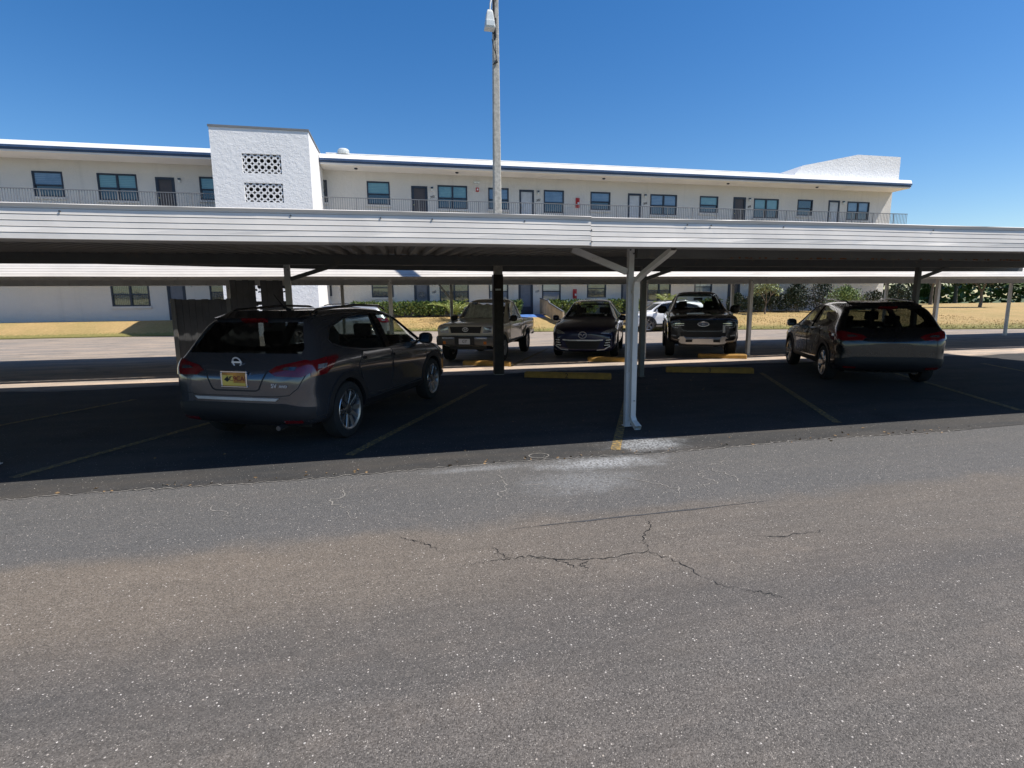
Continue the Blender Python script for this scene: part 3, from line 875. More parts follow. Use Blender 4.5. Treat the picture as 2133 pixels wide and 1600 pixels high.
lh.raw(vs, [(i * 4 + j, i * 4 + (j + 1) % 4, (i + 1) * 4 + (j + 1) % 4, (i + 1) * 4 + j) for i in range(len(secs) - 1) for j in range(4)] + [(3, 2, 1, 0), tuple(20 + j for j in range(4))])
hd = lh.build('lamp_head', 'grey_housing', pl, bevel=.012)
MB().box(-.125 - .085, -.125 + .085, -.18 - .115, -.18 - .085, 7.055, 7.16).build('lens', 'lamp_lens', hd, bevel=.006)
MB().box(-.17, -.08, -.245, -.22, 7.27, 7.33).build('bracket', 'bolt_steel', hd)
cb = MB()
cb.tube([(0, -.07, 8.3), (-.025, -.08, 7.9), (-.01, -.085, 7.5), (-.03, -.085, 7.2)], .022, 7)
cb.tube([(-.03, -.085, 7.25), (-.09, -.09, 7.12), (-.04, -.085, 7.0), (0, -.085, 7.05)], .008, 6)
cb.tube([(.02, -.085, 7.3), (0, -.09, 7.1), (.01, -.09, 6.95), (-.005, -.09, 6.88)], [.018, .03, .024, .01], 7)
cb.tube([(-.06, -.08, 6.9), (-.03, -.085, 6.75), (.02, -.085, 6.6), (.03, -.085, 6.5)], .008, 6)
cb.tube([(0, -.09, 6.88), (.015, -.088, 6.6), (.02, -.088, 6.52)], .007, 6)
cb.tube([(.02, -.085, 6.55), (.03, -.09, 6.48), (-.05, -.085, 6.42)], [.012, .028, .008], 7)
cb.tube([(.04, -.08, 7.7), (.01, -.09, 7.6), (-.02, -.085, 7.55)], .01, 6)
cb.build('cable', 'cable_black', pl, smooth=60)
MB().box(-.107, .107, -.107, .107, .012, 2.20).build('dark_sleeve', 'dark_brown', pl, bevel=.01)  # dark brown sleeve over the lower part of the pole
MB().box(-.07, .05, -.125, -.105, 1.86, 1.895).build('sign_bracket', 'grey_housing', pl)

# ------------------------------------------------------------------ wheel stops
def wheel_stop(x, y, L, label, digit='', ang=26.5):
    o = empty('wheel_stop', (x, y, .004), -R(ang), label, 'wheel stop', 'yellow concrete wheel stops')
    mb = MB()
    prof = [(-.085, 0), (-.075, .085), (-.05, .125), (.05, .125), (.075, .085), (.085, 0)]
    xs = [-L / 2, -L / 2 + .03, -L / 6, L / 6, L / 2 - .03, L / 2]
    rgw = random.Random(int(x * 100))
    vs = []
    for i, q in enumerate(xs):
        k = .86 if i in (0, 5) else 1
        vs += [(q, a * k + rgw.uniform(-.003, .003), b * k + rgw.uniform(-.002, .002) * (b > 0)) for a, b in prof]
    m = len(prof)
    mb.raw(vs, [(i * m + j, i * m + (j + 1) % m, (i + 1) * m + (j + 1) % m, (i + 1) * m + j) for i in range(5) for j in range(m)] + [tuple(range(m)), tuple(5 * m + j for j in reversed(range(m)))])
    mb.build('concrete_bar', 'yellow_paint', o, bevel=.01)
    if digit:
        text_obj('stall_number', digit, .145, 'black_lettering', o, Matrix.Translation((0, -.0905, .056)) @ Matrix.Rotation(R(-7), 4, 'X') @ FACE_CAM, .003)
    return o
def at_ang(p, k): return p + LAT * k
s2a, s2b = Vector((2.663, 11.10)), Vector((4.318, 10.28))
wheel_stop(*((s2a + s2b) / 2), 1.84, 'yellow wheel stop numbered 2 beside the lamp post', '2')
s3a, s3b = Vector((5.919, 11.0)), Vector((7.66, 10.27))
wheel_stop(*((s3a + s3b) / 2), 1.86, 'yellow wheel stop numbered 3 under the near carport', '3', 23)
for p, lb in ((Vector((1.644, 13.66)), 'short yellow wheel stop in front of the beige pickup, behind the lamp post'),
              (Vector((4.997, 13.55)), 'short yellow wheel stop in front of the dark blue crossover'),
              (Vector((8.205, 13.44)), 'short yellow wheel stop in front of the black pickup')):
    c = p + LAT * .64
    wheel_stop(c.x, c.y, 1.27, lb)

# ------------------------------------------------------------------ vehicles (local axes: +x forward, +y left)
def evaluated(o):
    dg = bpy.context.evaluated_depsgraph_get()
    me = bpy.data.meshes.new_from_object(o.evaluated_get(dg))
    return me

def loft_body(stations, level=3):
    """stations: x, zbot, W, zbelt, Wbelt, ztop, Wtop  ->  smooth closed shell"""
    vs, fs = [], []
    for (x, zb, w, zl, wl, zt, wt) in stations:
        h = zl - zb
        half = [(.55 * w, zb), (.94 * w, zb + .03 * h), (w, zb + .24 * h), (w * .972, zb + .46 * h), (w * 1.006, zb + .80 * h), (wl * 1.012, zl),
                (wl + (wt - wl) * .18, zl + (zt - zl) * .20), (wt + (wl - wt) * .10, zl + (zt - zl) * .84), (wt * .88, zt - .004), (wt * .42, zt + .012)]
        ring = [(x, y, z) for y, z in half] + [(x, -y, z) for y, z in reversed(half)]
        vs += ring
    m = 20
    N = len(stations)
    for i in range(N - 1):
        for j in range(m):
            fs.append((i * m + j, i * m + (j + 1) % m, (i + 1) * m + (j + 1) % m, (i + 1) * m + j))
    for base_ in (0, (N - 1) * m):
        for j in range(9):
            fs.append((base_ + j, base_ + j + 1, base_ + 18 - j, base_ + 19 - j))
    me = MB().raw(vs, fs).mesh()
    o = bpy.data.objects.new('tmp', me); COL.objects.link(o)
    md = o.modifiers.new('s', 'SUBSURF'); md.levels = level; md.render_levels = level
    out = evaluated(o)
    bpy.data.objects.remove(o)
    return out

def cut(me, cutters):
    o = bpy.data.objects.new('tmp', me); COL.objects.link(o)
    tmp = [o]
    for c in cutters:
        q = bpy.data.objects.new('cut', c.mesh() if isinstance(c, MB) else c); COL.objects.link(q); tmp.append(q)
        md = o.modifiers.new('b', 'BOOLEAN'); md.object = q; md.operation = 'DIFFERENCE'; md.solver = 'EXACT'
    out = evaluated(o)
    for q in tmp: bpy.data.objects.remove(q)
    return out

class Skin:
    """projects trim pieces onto a body shell"""
    def __init__(s, me):
        bm = bmesh.new(); bm.from_mesh(me)
        s.bvh = BVHTree.FromBMesh(bm); bm.free()
    def ray(s, a, b, side):
        if side == 'L': o, d = Vector((a, 4, b)), Vector((0, -1, 0))
        elif side == 'R': o, d = Vector((a, -4, b)), Vector((0, 1, 0))
        elif side == 'F': o, d = Vector((6, a, b)), Vector((-1, 0, 0))
        elif side == 'B': o, d = Vector((-6, a, b)), Vector((1, 0, 0))
        else: o, d = Vector((a, b, 5)), Vector((0, 0, -1))
        h = s.bvh.ray_cast(o, d)
        if h[0] is None: return None
        n = h[1] if h[1].dot(d) < 0 else -h[1]
        return h[0], (n * .6 - d * .4).normalized()
    def patch(s, name, poly, side, material, parent, off=.004, depth=.018, step=.06, holes=None, smooth=40):
        bm = bmesh.new()
        vv = [bm.verts.new((p[0], p[1], 0)) for p in poly]
        bm.faces.new(vv)
        xs = [p[0] for p in poly]; zs = [p[1] for p in poly]
        for ax, lo, hi in ((0, min(xs), max(xs)), (1, min(zs), max(zs))):
            n = max(1, int((hi - lo) / step))
            for i in range(1, n):
                c = lo + (hi - lo) * i / n
                co = (c, 0, 0) if ax == 0 else (0, c, 0)
                no = (1, 0, 0) if ax == 0 else (0, 1, 0)
                bmesh.ops.bisect_plane(bm, geom=bm.verts[:] + bm.edges[:] + bm.faces[:], plane_co=co, plane_no=no)
        dead, base_ = [], {}
        for v in bm.verts:
            h = s.ray(v.co.x, v.co.y, side)
            if h is None: dead.append(v)
            else: base_[v] = h
        for v, (p, n) in base_.items(): v.co = p + n * off
        if dead: bmesh.ops.delete(bm, geom=dead, context='VERTS')
        bm.normal_update()
        for f in bm.faces:      # orient outwards
            n = base_[f.verts[0]][1]
            if f.normal.dot(n) < 0: f.normal_flip()
        if depth:
            bnd = [e for e in bm.edges if e.is_boundary]
            r = bmesh.ops.extrude_edge_only(bm, edges=bnd)
            new = [g for g in r['geom'] if isinstance(g, bmesh.types.BMVert)]
            for v in new:
                best = min(base_, key=lambda q: (q.co - v.co).length_squared) if len(base_) < 900 else None
                n = base_[best][1] if best else Vector((0, 0, 1))
                v.co -= n * depth
            bmesh.ops.recalc_face_normals(bm, faces=bm.faces)
        me = bpy.data.meshes.new(name)
        bm.to_mesh(me); bm.free()
        if len(me.polygons) == 0: return None
        return obj_from(name, me, material, parent, smooth)
    def strip(s, name, path, width, side, material, parent, off=.006, depth=.016, closed=False, step=.08):
        pts = []
        n = len(path)
        segs = n if closed else n - 1
        for i in range(segs):
            a, b = Vector(path[i]), Vector(path[(i + 1) % n])
            k = max(1, int((b - a).length / step))
            for q in range(k): pts.append(a.lerp(b, q / k))
        if not closed: pts.append(Vector(path[-1]))
        m = len(pts)
        mb = MB(); vs = []
        for i, p in enumerate(pts):
            d = (pts[(i + 1) % m if closed else min(i + 1, m - 1)] - pts[(i - 1) % m if closed else max(i - 1, 0)])
            d = d.normalized() if d.length > 1e-6 else Vector((1, 0))
            nn = Vector((-d.y, d.x)) * width / 2
            ring = []
            for q, o2 in ((p + nn, off), (p - nn, off)):
                h = s.ray(q.x, q.y, side)
                if h is None: ring = None; break
                ring.append((h[0] + h[1] * o2, h[0] - h[1] * (depth - off)))
            vs.append(ring)
        for i in range(m if closed else m - 1):
            a, b = vs[i], vs[(i + 1) % m]
            if a is None or b is None: continue
            mb.raw([a[0][0], a[1][0], b[1][0], b[0][0], a[0][1], a[1][1], b[1][1], b[0][1]], [(0, 1, 2, 3), (0, 3, 7, 4), (1, 5, 6, 2)])
        if not mb.f: return None
        me = mb.mesh()
        bm = bmesh.new(); bm.from_mesh(me); bmesh.ops.remove_doubles(bm, verts=bm.verts, dist=.0005); bmesh.ops.recalc_face_normals(bm, faces=bm.faces); bm.to_mesh(me); bm.free()
        return obj_from(name, me, material, parent, 40)

def make_wheel(parent, x, y, r, rim_r, width, spokes, rim_mat, style='thin'):
    """wheel > tyre, rim; outer face towards sign of y"""
    sgn = 1 if y > 0 else -1
    wl = empty('wheel', (x, y, r)); wl.parent = parent
    wl.rotation_euler = (0, 0, 0 if sgn > 0 else math.pi)
    w = width / 2
    MB().lathe([(-w * .8, rim_r), (-w, rim_r + .02), (-w, r - .05), (-w * .82, r - .012), (-w * .4, r), (w * .4, r), (w * .82, r - .012), (w, r - .05), (w, rim_r + .02), (w * .8, rim_r), (-w * .8, rim_r)], 'y', (0, 0, 0), 40).build('tyre', 'tyre_rubber', wl, smooth=40)
    rim = MB().lathe([(w * .92, rim_r + .012), (w * .98, rim_r + .004), (w * .9, rim_r - .018), (w * .2, rim_r - .035), (-w * .8, rim_r - .03), (-w * .8, rim_r + .002), (w * .8, rim_r + .002), (w * .92, rim_r + .012)], 'y', (0, 0, 0), 40)
    ro = rim.build('rim', rim_mat, wl, smooth=40)
    sp = MB()
    for i in range(spokes):
        t = 2 * math.pi * i / spokes
        def P(rad, off, yy): return (rad * math.cos(t) - off * math.sin(t), yy, rad * math.sin(t) + off * math.cos(t))
        hw, tw = (.021, .030) if style == 'thin' else ((.035, .058) if style == 'wide' else (.03, .045))
        vs = [P(.05, -hw, w * .72), P(.05, hw, w * .72), P(rim_r - .012, tw, w * .90), P(rim_r - .012, -tw, w * .90),
              P(.05, -hw, w * .40), P(.05, hw, w * .40), P(rim_r - .012, tw, w * .60), P(rim_r - .012, -tw, w * .60)]
        sp.raw(vs, [(0, 1, 2, 3), (4, 7, 6, 5), (0, 4, 5, 1), (1, 5, 6, 2), (2, 6, 7, 3), (3, 7, 4, 0)])
    sp.build('spoke', rim_mat, ro, bevel=.005)
    hb = MB().lathe([(w * .3, .001), (w * .3, .075), (w * .68, .072), (w * .76, .05), (w * .78, .001)], 'y', (0, 0, 0), 20)
    hb.build('hub', 'alloy_dark', ro, smooth=40)
    MB().lathe([(-w * .1, .001), (-w * .1, rim_r * .72), (w * .05, rim_r * .72), (w * .05, .001)], 'y', (0, 0, 0), 24).build('brake_disc', 'alloy_dark', ro, smooth=40)
    return wl

def make_seat(parent, x, y, z, back=.62, wide=.46, head=True):
    mb = MB()
    mb.prism([(x - .24, z), (x + .26, z + .03), (x + .27, z + .14), (x - .20, z + .13)], y - wide / 2, y + wide / 2)
    mb.prism([(x - .27, z + .05), (x - .16, z + .10), (x - .29, z + back), (x - .38, z + back - .03)], y - wide / 2, y + wide / 2)
    if head:
        for yy in ([y] if wide < .8 else [y - wide * .33, y + wide * .33]):
            mb.prism([(x - .37, z + back + .02), (x - .29, z + back + .03), (x - .31, z + back + .21), (x - .39, z + back + .19)], yy - .13, yy + .13)
            mb.box(x - .35, x - .335, yy - .05, yy - .035, z + back - .05, z + back + .05); mb.box(x - .35, x - .335, yy + .035, yy + .05, z + back - .05, z + back + .05)
    return mb.build('seat', 'seat_cloth', parent, bevel=.025, smooth=50)

def cabin(polylow, top, wl, wt):
    """interior cavity: box below the belt and a tapered block above it"""
    x0, x1, z0, zb = polylow
    (tx0, tx1, zt) = top
    lo = MB().box(x0, x1, -wl, wl, z0, zb)
    up = MB().raw([(x0, -wl + .012, zb - .01), (x1, -wl + .012, zb - .01), (x1, wl - .012, zb - .01), (x0, wl - .012, zb - .01), (tx0, -wt, zt), (tx1, -wt, zt), (tx1, wt, zt), (tx0, wt, zt)],
                  [(3, 2, 1, 0), (4, 5, 6, 7), (0, 1, 5, 4), (1, 2, 6, 5), (2, 3, 7, 6), (3, 0, 4, 7)])
    return [lo, up]

def arches(axles, r, w):
    out = []
    for ax in axles:
        for s in (-1, 1):
            y0, y1 = (w - .30, w + .3) if s > 0 else (-w - .3, -w + .30)
            out.append(MB().lathe([(y0, .001), (y0, r), (y1, r), (y1, .001)], 'y', (ax[0], 0, ax[1]), 40))
    return out

def closed_lathe_fix(mbs): return mbs

def vehicle(sp):
    t = empty(sp['name'], (sp['loc'][0], sp['loc'][1], .006), sp['rz'], sp['label'], sp['cat'])
    shell = loft_body(sp['stations'])
    sk = Skin(shell)
    cutters = cabin(*sp['cabin'])
    for poly in sp['side_windows']: cutters.append(MB().prism(poly, -2, 2, 'xz'))
    if 'windshield' in sp:
        cutters.append(MB().prism(sp['windshield'][0], sp['windshield'][1], 6, 'yz'))
    if 'rear_window' in sp:
        cutters.append(MB().prism(sp['rear_window'][0], -6 if len(sp['rear_window']) < 3 else sp['rear_window'][2], sp['rear_window'][1], 'yz'))
    cutters += arches(sp['arches'], sp['arch_r'], sp['W'])
    cutters += sp.get('cuts', [])
    me = cut(shell, cutters)
    body = obj_from('body', me, sp['paint'], t, 42)
    gl = sp['glass']
    for poly in sp['side_windows']:
        for sd in 'LR':
            sk.patch('side_window', grow(poly, .012), sd, gl[1], t, off=-.014, depth=0)
    if 'windshield' in sp: sk.patch('windshield', grow(sp['windshield'][0], .012), 'F', gl[0], t, off=-.012, depth=0, step=.10)
    if 'rear_window' in sp and len(sp['rear_window']) < 3: sk.patch('rear_window', grow(sp['rear_window'][0], .012), 'B', gl[2], t, off=-.012, depth=0, step=.10)
    # dark tub behind the wheel openings and the under-body
    return t, body, sk

def grow(poly, d):
    cx = sum(p[0] for p in poly) / len(poly); cy = sum(p[1] for p in poly) / len(poly)
    out = []
    for x, y in poly:
        v = Vector((x - cx, y - cy)); l = v.length
        v = v * ((l + d) / l)
        out.append((cx + v.x, cy + v.y))
    return out

def arc(cx, cz, r, a0, a1, n=18): return [(cx + r * math.cos(R(a0 + (a1 - a0) * i / n)), cz + r * math.sin(R(a0 + (a1 - a0) * i / n))) for i in range(n + 1)]

def mirror(parent, sk_xyz, material, s, scale=1.0):
    x, y, z = sk_xyz
    mb = MB()
    secs = [(x - .07, .05, .07), (x - .06, .10, .085), (x + .01, .105, .09), (x + .07, .085, .07), (x + .10, .04, .04)]
    vs = []
    for xx, hy, hz in secs:
        for i in range(10):
            a = 2 * math.pi * i / 10
            vs.append((x + (xx - x) * scale, s * (y + .10 * scale) + hy * scale * math.copysign(abs(math.cos(a)) ** .7, math.cos(a)), z + hz * scale * math.copysign(abs(math.sin(a)) ** .7, math.sin(a))))
    mb.raw(vs, [(i * 10 + j, i * 10 + (j + 1) % 10, (i + 1) * 10 + (j + 1) % 10, (i + 1) * 10 + j) for i in range(4) for j in range(10)] + [tuple(range(9, -1, -1)), tuple(40 + j for j in range(10))])
    mb.bar((x + .02, s * (y - .06), z - .05), (x + .02, s * (y + .06), z - .03), .05, .035)
    m = mb.build('mirror', material, parent, smooth=40)
    MB().box(x - .072 * scale, x - .066 * scale, s * (y + .10 * scale) - .075 * scale, s * (y + .10 * scale) + .075 * scale, z - .055 * scale, z + .055 * scale).build('mirror_glass', 'gloss_black', m)
    return m

def dash(parent, x, w, z, wheel_side=1, wz=None):
    mb = MB().prism([(x - .30, z - .25), (x - .28, z + .02), (x - .1, z + .05), (x + .28, z + .0), (x + .28, z - .25)], -w, w)
    mb.build('dashboard', 'black_plastic', parent)
    sw = MB(); c = Vector((x - .42, wheel_side * .36, z + .02)); pts = []
    for i in range(21):
        a = 2 * math.pi * i / 20
        pts.append(c + Vector((-.17 * math.sin(a) * .38, .18 * math.cos(a), .17 * math.sin(a))))
    sw.tube(pts, .014, 6, caps=False)
    sw.bar(c + Vector((0, -.17, 0)), c + Vector((0, .17, 0)), .03); sw.bar(c, c + Vector((.2, 0, -.04)), .05)
    sw.build('steering_wheel', 'black_plastic', parent, smooth=50)

def door_set(sk, parent, doors, sides, material, off=.004):
    for poly, hx, hz in doors:
        for sd in sides:
            d = sk.patch('door', poly, sd, material, parent, off=off, depth=.012, step=.09)
            if d: sk.strip('door_gap', poly, .008, sd, 'black_lettering', d, off=off + .0012, depth=.008, closed=True, step=.06)
            if d and hx is not None: sk.strip('handle', [(hx - .11, hz), (hx + .09, hz + .004)], .035, sd, material, d, off=.035, depth=.035)

# ---- compact crossover, tail towards us
ROG = [(-2.185, .44, .66, .74, .60, .79, .46), (-2.14, .34, .80, .86, .76, .92, .62), (-2.07, .28, .87, .95, .83, 1.02, .72), (-1.99, .25, .905, 1.0, .86, 1.10, .755), (-1.86, .24, .915, 1.015, .865, 1.29, .73), (-1.76, .24, .917, 1.02, .868, 1.42, .70), (-1.66, .24, .918, 1.03, .868, 1.485, .67),
       (-1.2, .24, .918, 1.03, .868, 1.53, .625), (-.4, .24, .915, 1.00, .866, 1.555, .605), (.2, .24, .915, .985, .862, 1.535, .60), (.5, .24, .915, .98, .86, 1.465, .61), (.85, .24, .915, .975, .858, 1.25, .66), (1.10, .24, .917, .965, .855, 1.075, .72),
       (1.24, .24, .917, .955, .85, 1.01, .71), (1.6, .24, .91, .91, .84, .965, .66), (1.95, .26, .86, .83, .78, .885, .58), (2.10, .28, .76, .74, .68, .78, .50), (2.17, .36, .60, .64, .52, .67, .40)]
SW1 = [(-.17, 1.01), (.98, 1.03), (.86, 1.145), (.46, 1.40), (.10, 1.455), (-.10, 1.468)]
SW2 = [(-.30, 1.01), (-.95, 1.05), (-1.36, 1.11), (-1.53, 1.165), (-1.56, 1.20), (-1.42, 1.32), (-1.0, 1.42), (-.6, 1.458), (-.22, 1.468)]
def crossover(sp):
    a = dict(stations=ROG, W=.917, cabin=((-1.84, 1.0, .60, 1.01), (-1.56, .36, 1.465), .80, .555), side_windows=[SW1, SW2],
             windshield=([(-.67, 1.10), (.67, 1.10), (.56, 1.43), (-.56, 1.43)], .25), rear_window=([(-.73, 1.075), (.73, 1.075), (.735, 1.13), (.60, 1.405), (-.60, 1.405), (-.735, 1.13)], -1.5),
             arches=[(1.27, .345), (-1.377, .345)], arch_r=.395, glass=('glass_clear', 'glass_clear', 'glass_tint'), cat='car')
    a.update(sp)
    t, body, sk = vehicle(a)
    pm = a['paint']
    # black lower cladding
    for sd in 'LR':
        for cx in (1.27, -1.377):
            sk.strip('arch_trim', arc(cx, .345, .425, -8, 188, 22), .075, sd, 'black_plastic', body, off=.012, depth=.04)
        sk.patch('sill_trim', [(-.98, .26), (.86, .26), (.86, .40), (-.98, .40)], sd, 'black_plastic', body, off=.012)
        ring = [(-.1, 1.48), (.12, 1.468), (.48, 1.412), (.88, 1.155), (1.02, 1.022), (.4, .995), (-.4, .995), (-.95, 1.035), (-1.37, 1.095), (-1.55, 1.152), (-1.585, 1.20), (-1.44, 1.335), (-1.0, 1.434), (-.6, 1.472)]
        sk.strip('window_trim', ring, .015, sd, 'alloy_dark' if a.get('detail') else 'gloss_black', body, off=.006, depth=.02, closed=True)
        sk.patch('pillar_trim', [(-.31, 1.0), (-.16, 1.0), (-.09, 1.475), (-.23, 1.475)], sd, 'gloss_black', body, off=.003)
        rl = MB().tube([(-1.55, .56 * (1 if sd == 'L' else -1), 1.49), (-1.42, .565 * (1 if sd == 'L' else -1), 1.545), (-.5, .575 * (1 if sd == 'L' else -1), 1.588), (.1, .57 * (1 if sd == 'L' else -1), 1.572), (.28, .56 * (1 if sd == 'L' else -1), 1.52)], .016, 8)
        rl.build('roof_rail', 'gloss_black', t, smooth=50)
        s = 1 if sd == 'L' else -1
        mirror(t, (.80, .90, 1.06), 'black_plastic' if a.get('detail') else pm, s)
    door_set(sk, t, [([(-.20, .43), (.84, .43), (1.0, .62), (1.02, .95), (-.16, .985)], -.05, .90), ([(-1.0, .62), (-.92, .46), (-.235, .43), (-.20, .985), (-.95, 1.01), (-1.12, .86)], -.85, .93)], 'LR', pm)
    sk.patch('front_bumper', [(-.75, .27), (.75, .27), (.72, .46), (-.72, .46)], 'F', 'black_plastic', t, off=.008)
    sk.patch('grille', [(-.45, .48), (.45, .48), (.38, .70), (-.38, .70)], 'F', 'gloss_black', t, off=.005)
    for s in (-1, 1):
        sk.patch('headlight', [(s * .42, .66), (s * .72, .70), (s * .76, .78), (s * .50, .745)], 'F', 'clear_lens', t, off=.006)
        sk.patch('headlight', [(1.72, .76), (2.04, .70), (2.06, .76), (1.66, .86)], 'L' if s > 0 else 'R', 'clear_lens', t, off=.006)
    # tail
    sk.patch('rear_bumper', [(-.86, .25), (.86, .25), (.88, .50), (.60, .545), (-.60, .545), (-.88, .50)], 'B', 'black_plastic', t, off=.010, step=.05)
    for s in (-1, 1):
        sd = 'L' if s > 0 else 'R'
        tl = sk.patch('tail_light', [(s * .42, .895), (s * .50, .845), (s * .80, .835), (s * .87, .88), (s * .86, .99), (s * .80, 1.01), (s * .50, .945)], 'B', 'red_lens', t, off=.014, step=.03)
        tl2 = sk.patch('tail_light', [(-2.06, .835), (-1.84, .845), (-1.70, .905), (-1.55, 1.00), (-1.57, 1.03), (-1.82, 1.02), (-2.04, .995)], sd, 'red_lens', t, off=.012, step=.03)
        sk.patch('reversing_lens', [(s * .56, .912), (s * .72, .902), (s * .74, .94), (s * .62, .94)], 'B', 'smoked_lens', tl, off=.02, step=.03)
        sk.patch('indicator_lens', [(-1.97, .91), (-1.84, .91), (-1.80, .955), (-1.95, .955)], sd, 'clear_lens', tl2, off=.018, step=.03)
        sk.patch('reflector', [(s * .56, .325), (s * .76, .335), (s * .76, .365), (s * .56, .36)], 'B', 'red_lens', t, off=.018, step=.03)
    sk.patch('spoiler', [(-.68, 1.425), (.68, 1.425), (.62, 1.49), (-.62, 1.49)], 'B', 'gloss_black' if a.get('detail') else pm, t, off=.06, depth=.08, step=.06)
    sk.patch('brake_light', [(-.15, 1.405), (.15, 1.405), (.15, 1.422), (-.15, 1.422)], 'B', 'red_lens', t, off=.062, depth=.07)
    make_seat(t, .30, .37, .50); make_seat(t, .30, -.37, .50); make_seat(t, -.62, 0, .50, .56, 1.25)
    dash(t, .92, .74, .95)
    for ax in (1.27, -1.377):
        for s in (-1, 1): make_wheel(t, ax, s * .805, .345, .235, .215, a.get('spokes', 10), a.get('rim', 'alloy'), a.get('rim_style', 'thin'))
    MB().box(-1.75, 1.75, -.62, .62, .20, .30).build('underbody', 'black_plastic', t)
    for ax in (1.27, -1.377): MB().tube([(ax, -.78, .345), (ax, .78, .345)], .05, 8).build('axle', 'black_plastic', t)
    return t, body, sk

def ring_badge(parent, r, w, matrix, material='badge_silver', sx=1.0, sy=1.0):
    mb = MB()
    mb.tube([(r * sx * math.cos(2 * math.pi * i / 28), r * sy * math.sin(2 * math.pi * i / 28), 0) for i in range(29)], w, 6, caps=False)
    me = mb.mesh(); me.transform(matrix)
    return obj_from('emblem', me, material, parent, 60)

# local frames on the tail: text reads from behind (looking along +x)
def rear_frame(x, y, z, tilt=0.0): return Matrix.Translation((x, y, z)) @ Matrix.Rotation(R(-90), 4, 'Z') @ Matrix.Rotation(R(90 + tilt), 4, 'X')
def front_frame(x, y, z, tilt=0.0): return Matrix.Translation((x, y, z)) @ Matrix.Rotation(R(90), 4, 'Z') @ Matrix.Rotation(R(90 - tilt), 4, 'X')

ax_n = Vector((-.627, 6.529))
fwdn = Vector((math.sin(R(25.9)), math.cos(R(25.9)))); latn = Vector((fwdn.y, -fwdn.x))     # right of the car
wr_mid = (Vector((-.627, 6.529)) + Vector((.594, 9.065))) / 2
cen = wr_mid - latn * .90 + fwdn * (-(1.27 - 1.377) / 2)
nis, nbody, nsk = crossover(dict(name='parked_car', loc=cen, rz=math.atan2(fwdn.y, fwdn.x), paint='paint_gunmetal', detail=True, spokes=10,
                label='dark grey crossover with roof rails and orange licence plate, parked tail-out under the near carport'))
h = nsk.ray(0, .85, 'B')[0].x
pp = MB().box(h - .022, h - .004, -.155, .155, .73, .885).build('licence_plate', 'plate_orange', nis, bevel=.004)
MB().box(h - .026, h - .022, -.148, .148, .735, .765).build('plate_band', 'plate_yellow', pp)
MB().box(h - .0255, h - .022, .01, .148, .765, .85).build('plate_band', 'plate_yellow', pp)
fr = MB()
for a, b, c, d in ((-.170, .170, .875, .897), (-.170, .170, .713, .732), (-.170, -.148, .732, .875), (.148, .170, .732, .875)): fr.box(h - .030, h - .004, a, b, c, d)
fr.build('plate_frame', 'chrome', pp, bevel=.006)
text_obj('plate_text', 'C9CAL', .075, 'plate_maroon', pp, rear_frame(h - .024, -.055, .81), .004)
bd = MB().raw([(h - .027, .125, .80), (h - .027, .08, .835), (h - .027, .05, .80), (h - .027, .085, .775), (h - .027, .03, .83), (h - .027, .10, .85), (h - .027, .06, .83)], [(0, 1, 2, 3), (1, 5, 6), (2, 6, 4)])
bd.build('plate_emblem', 'black_lettering', pp)
he = nsk.ray(0, .965, 'B')[0].x
em_ = ring_badge(nis, .052, .009, rear_frame(he - .012, 0, .985, 12))
MB().box(he - .020, he - .004, -.062, .062, .976, .994).build('emblem_bar', 'badge_silver', em_)
hb = nsk.ray(-.53, .74, 'B')[0].x
text_obj('trim_badge', 'SV', .066, 'badge_silver', nis, rear_frame(hb - .008, -.49, .74), .006)
text_obj('trim_badge', 'AWD', .040, 'badge_silver', nis, rear_frame(nsk.ray(-.60, .735, 'B')[0].x - .010, -.60, .735), .006)
nsk.patch('step_trim', [(-.50, .575), (.50, .575), (.54, .605), (-.54, .605)], 'B', 'silver_plastic', nis, off=.014)
nsk.strip('tailgate_seam', [(-.83, .86), (-.76, .72), (-.66, .64), (-.5, .622), (.5, .622), (.66, .64), (.76, .72), (.83, .86)], .009, 'B', 'black_lettering', nbody, off=.0015, depth=.01, step=.04)
nsk.strip('tailgate_crease', [(-.40, .905), (-.30, .70), (-.26, .68), (.26, .68), (.30, .70), (.40, .905)], .016, 'B', 'black_plastic', nbody, off=.003, depth=.01, step=.04)
MB().tube([(-1.32, -.12, 1.53), (-1.42, -.12, 1.575), (-1.60, -.13, 1.72)], [.028, .014, .006], 7).build('aerial', 'black_plastic', nis, smooth=60)
MB().tube([(-1.95, -.50, .29), (-2.2, -.52, .28)], .028, 10).build('exhaust_pipe', 'alloy_dark', nis, smooth=60)

# ---- black crossover at the right-hand edge
bc = Vector((9.55, 11.45)) + LAT * .86 - DIR * 1.27
crossover(dict(name='parked_car', loc=bc, rz=math.atan2(DIR.y, DIR.x), paint='paint_black', spokes=5, rim='alloy', rim_style='wide',
               label='black crossover with five-spoke wheels, parked nose-in beyond stall 3 of the near carport'))
# ---- white crossover crossing behind, silver one behind the hedge side
crossover(dict(name='parked_car', loc=(13.9, 26.1), rz=R(176), paint='paint_white', spokes=5, rim='alloy_dark', rim_style='mid', glass=('glass_tint', 'glass_tint', 'glass_tint'),
               label='white crossover seen side-on beyond the far carport, between the blue crossover and the black pickup'))
crossover(dict(name='parked_car', loc=(-2.5, 22.5), rz=R(187), paint='paint_silver', spokes=5, rim='alloy', rim_style='mid', glass=('glass_tint', 'glass_tint', 'glass_tint'),
               label='silver car by the stair tower, only its roof showing over the grey crossover'))

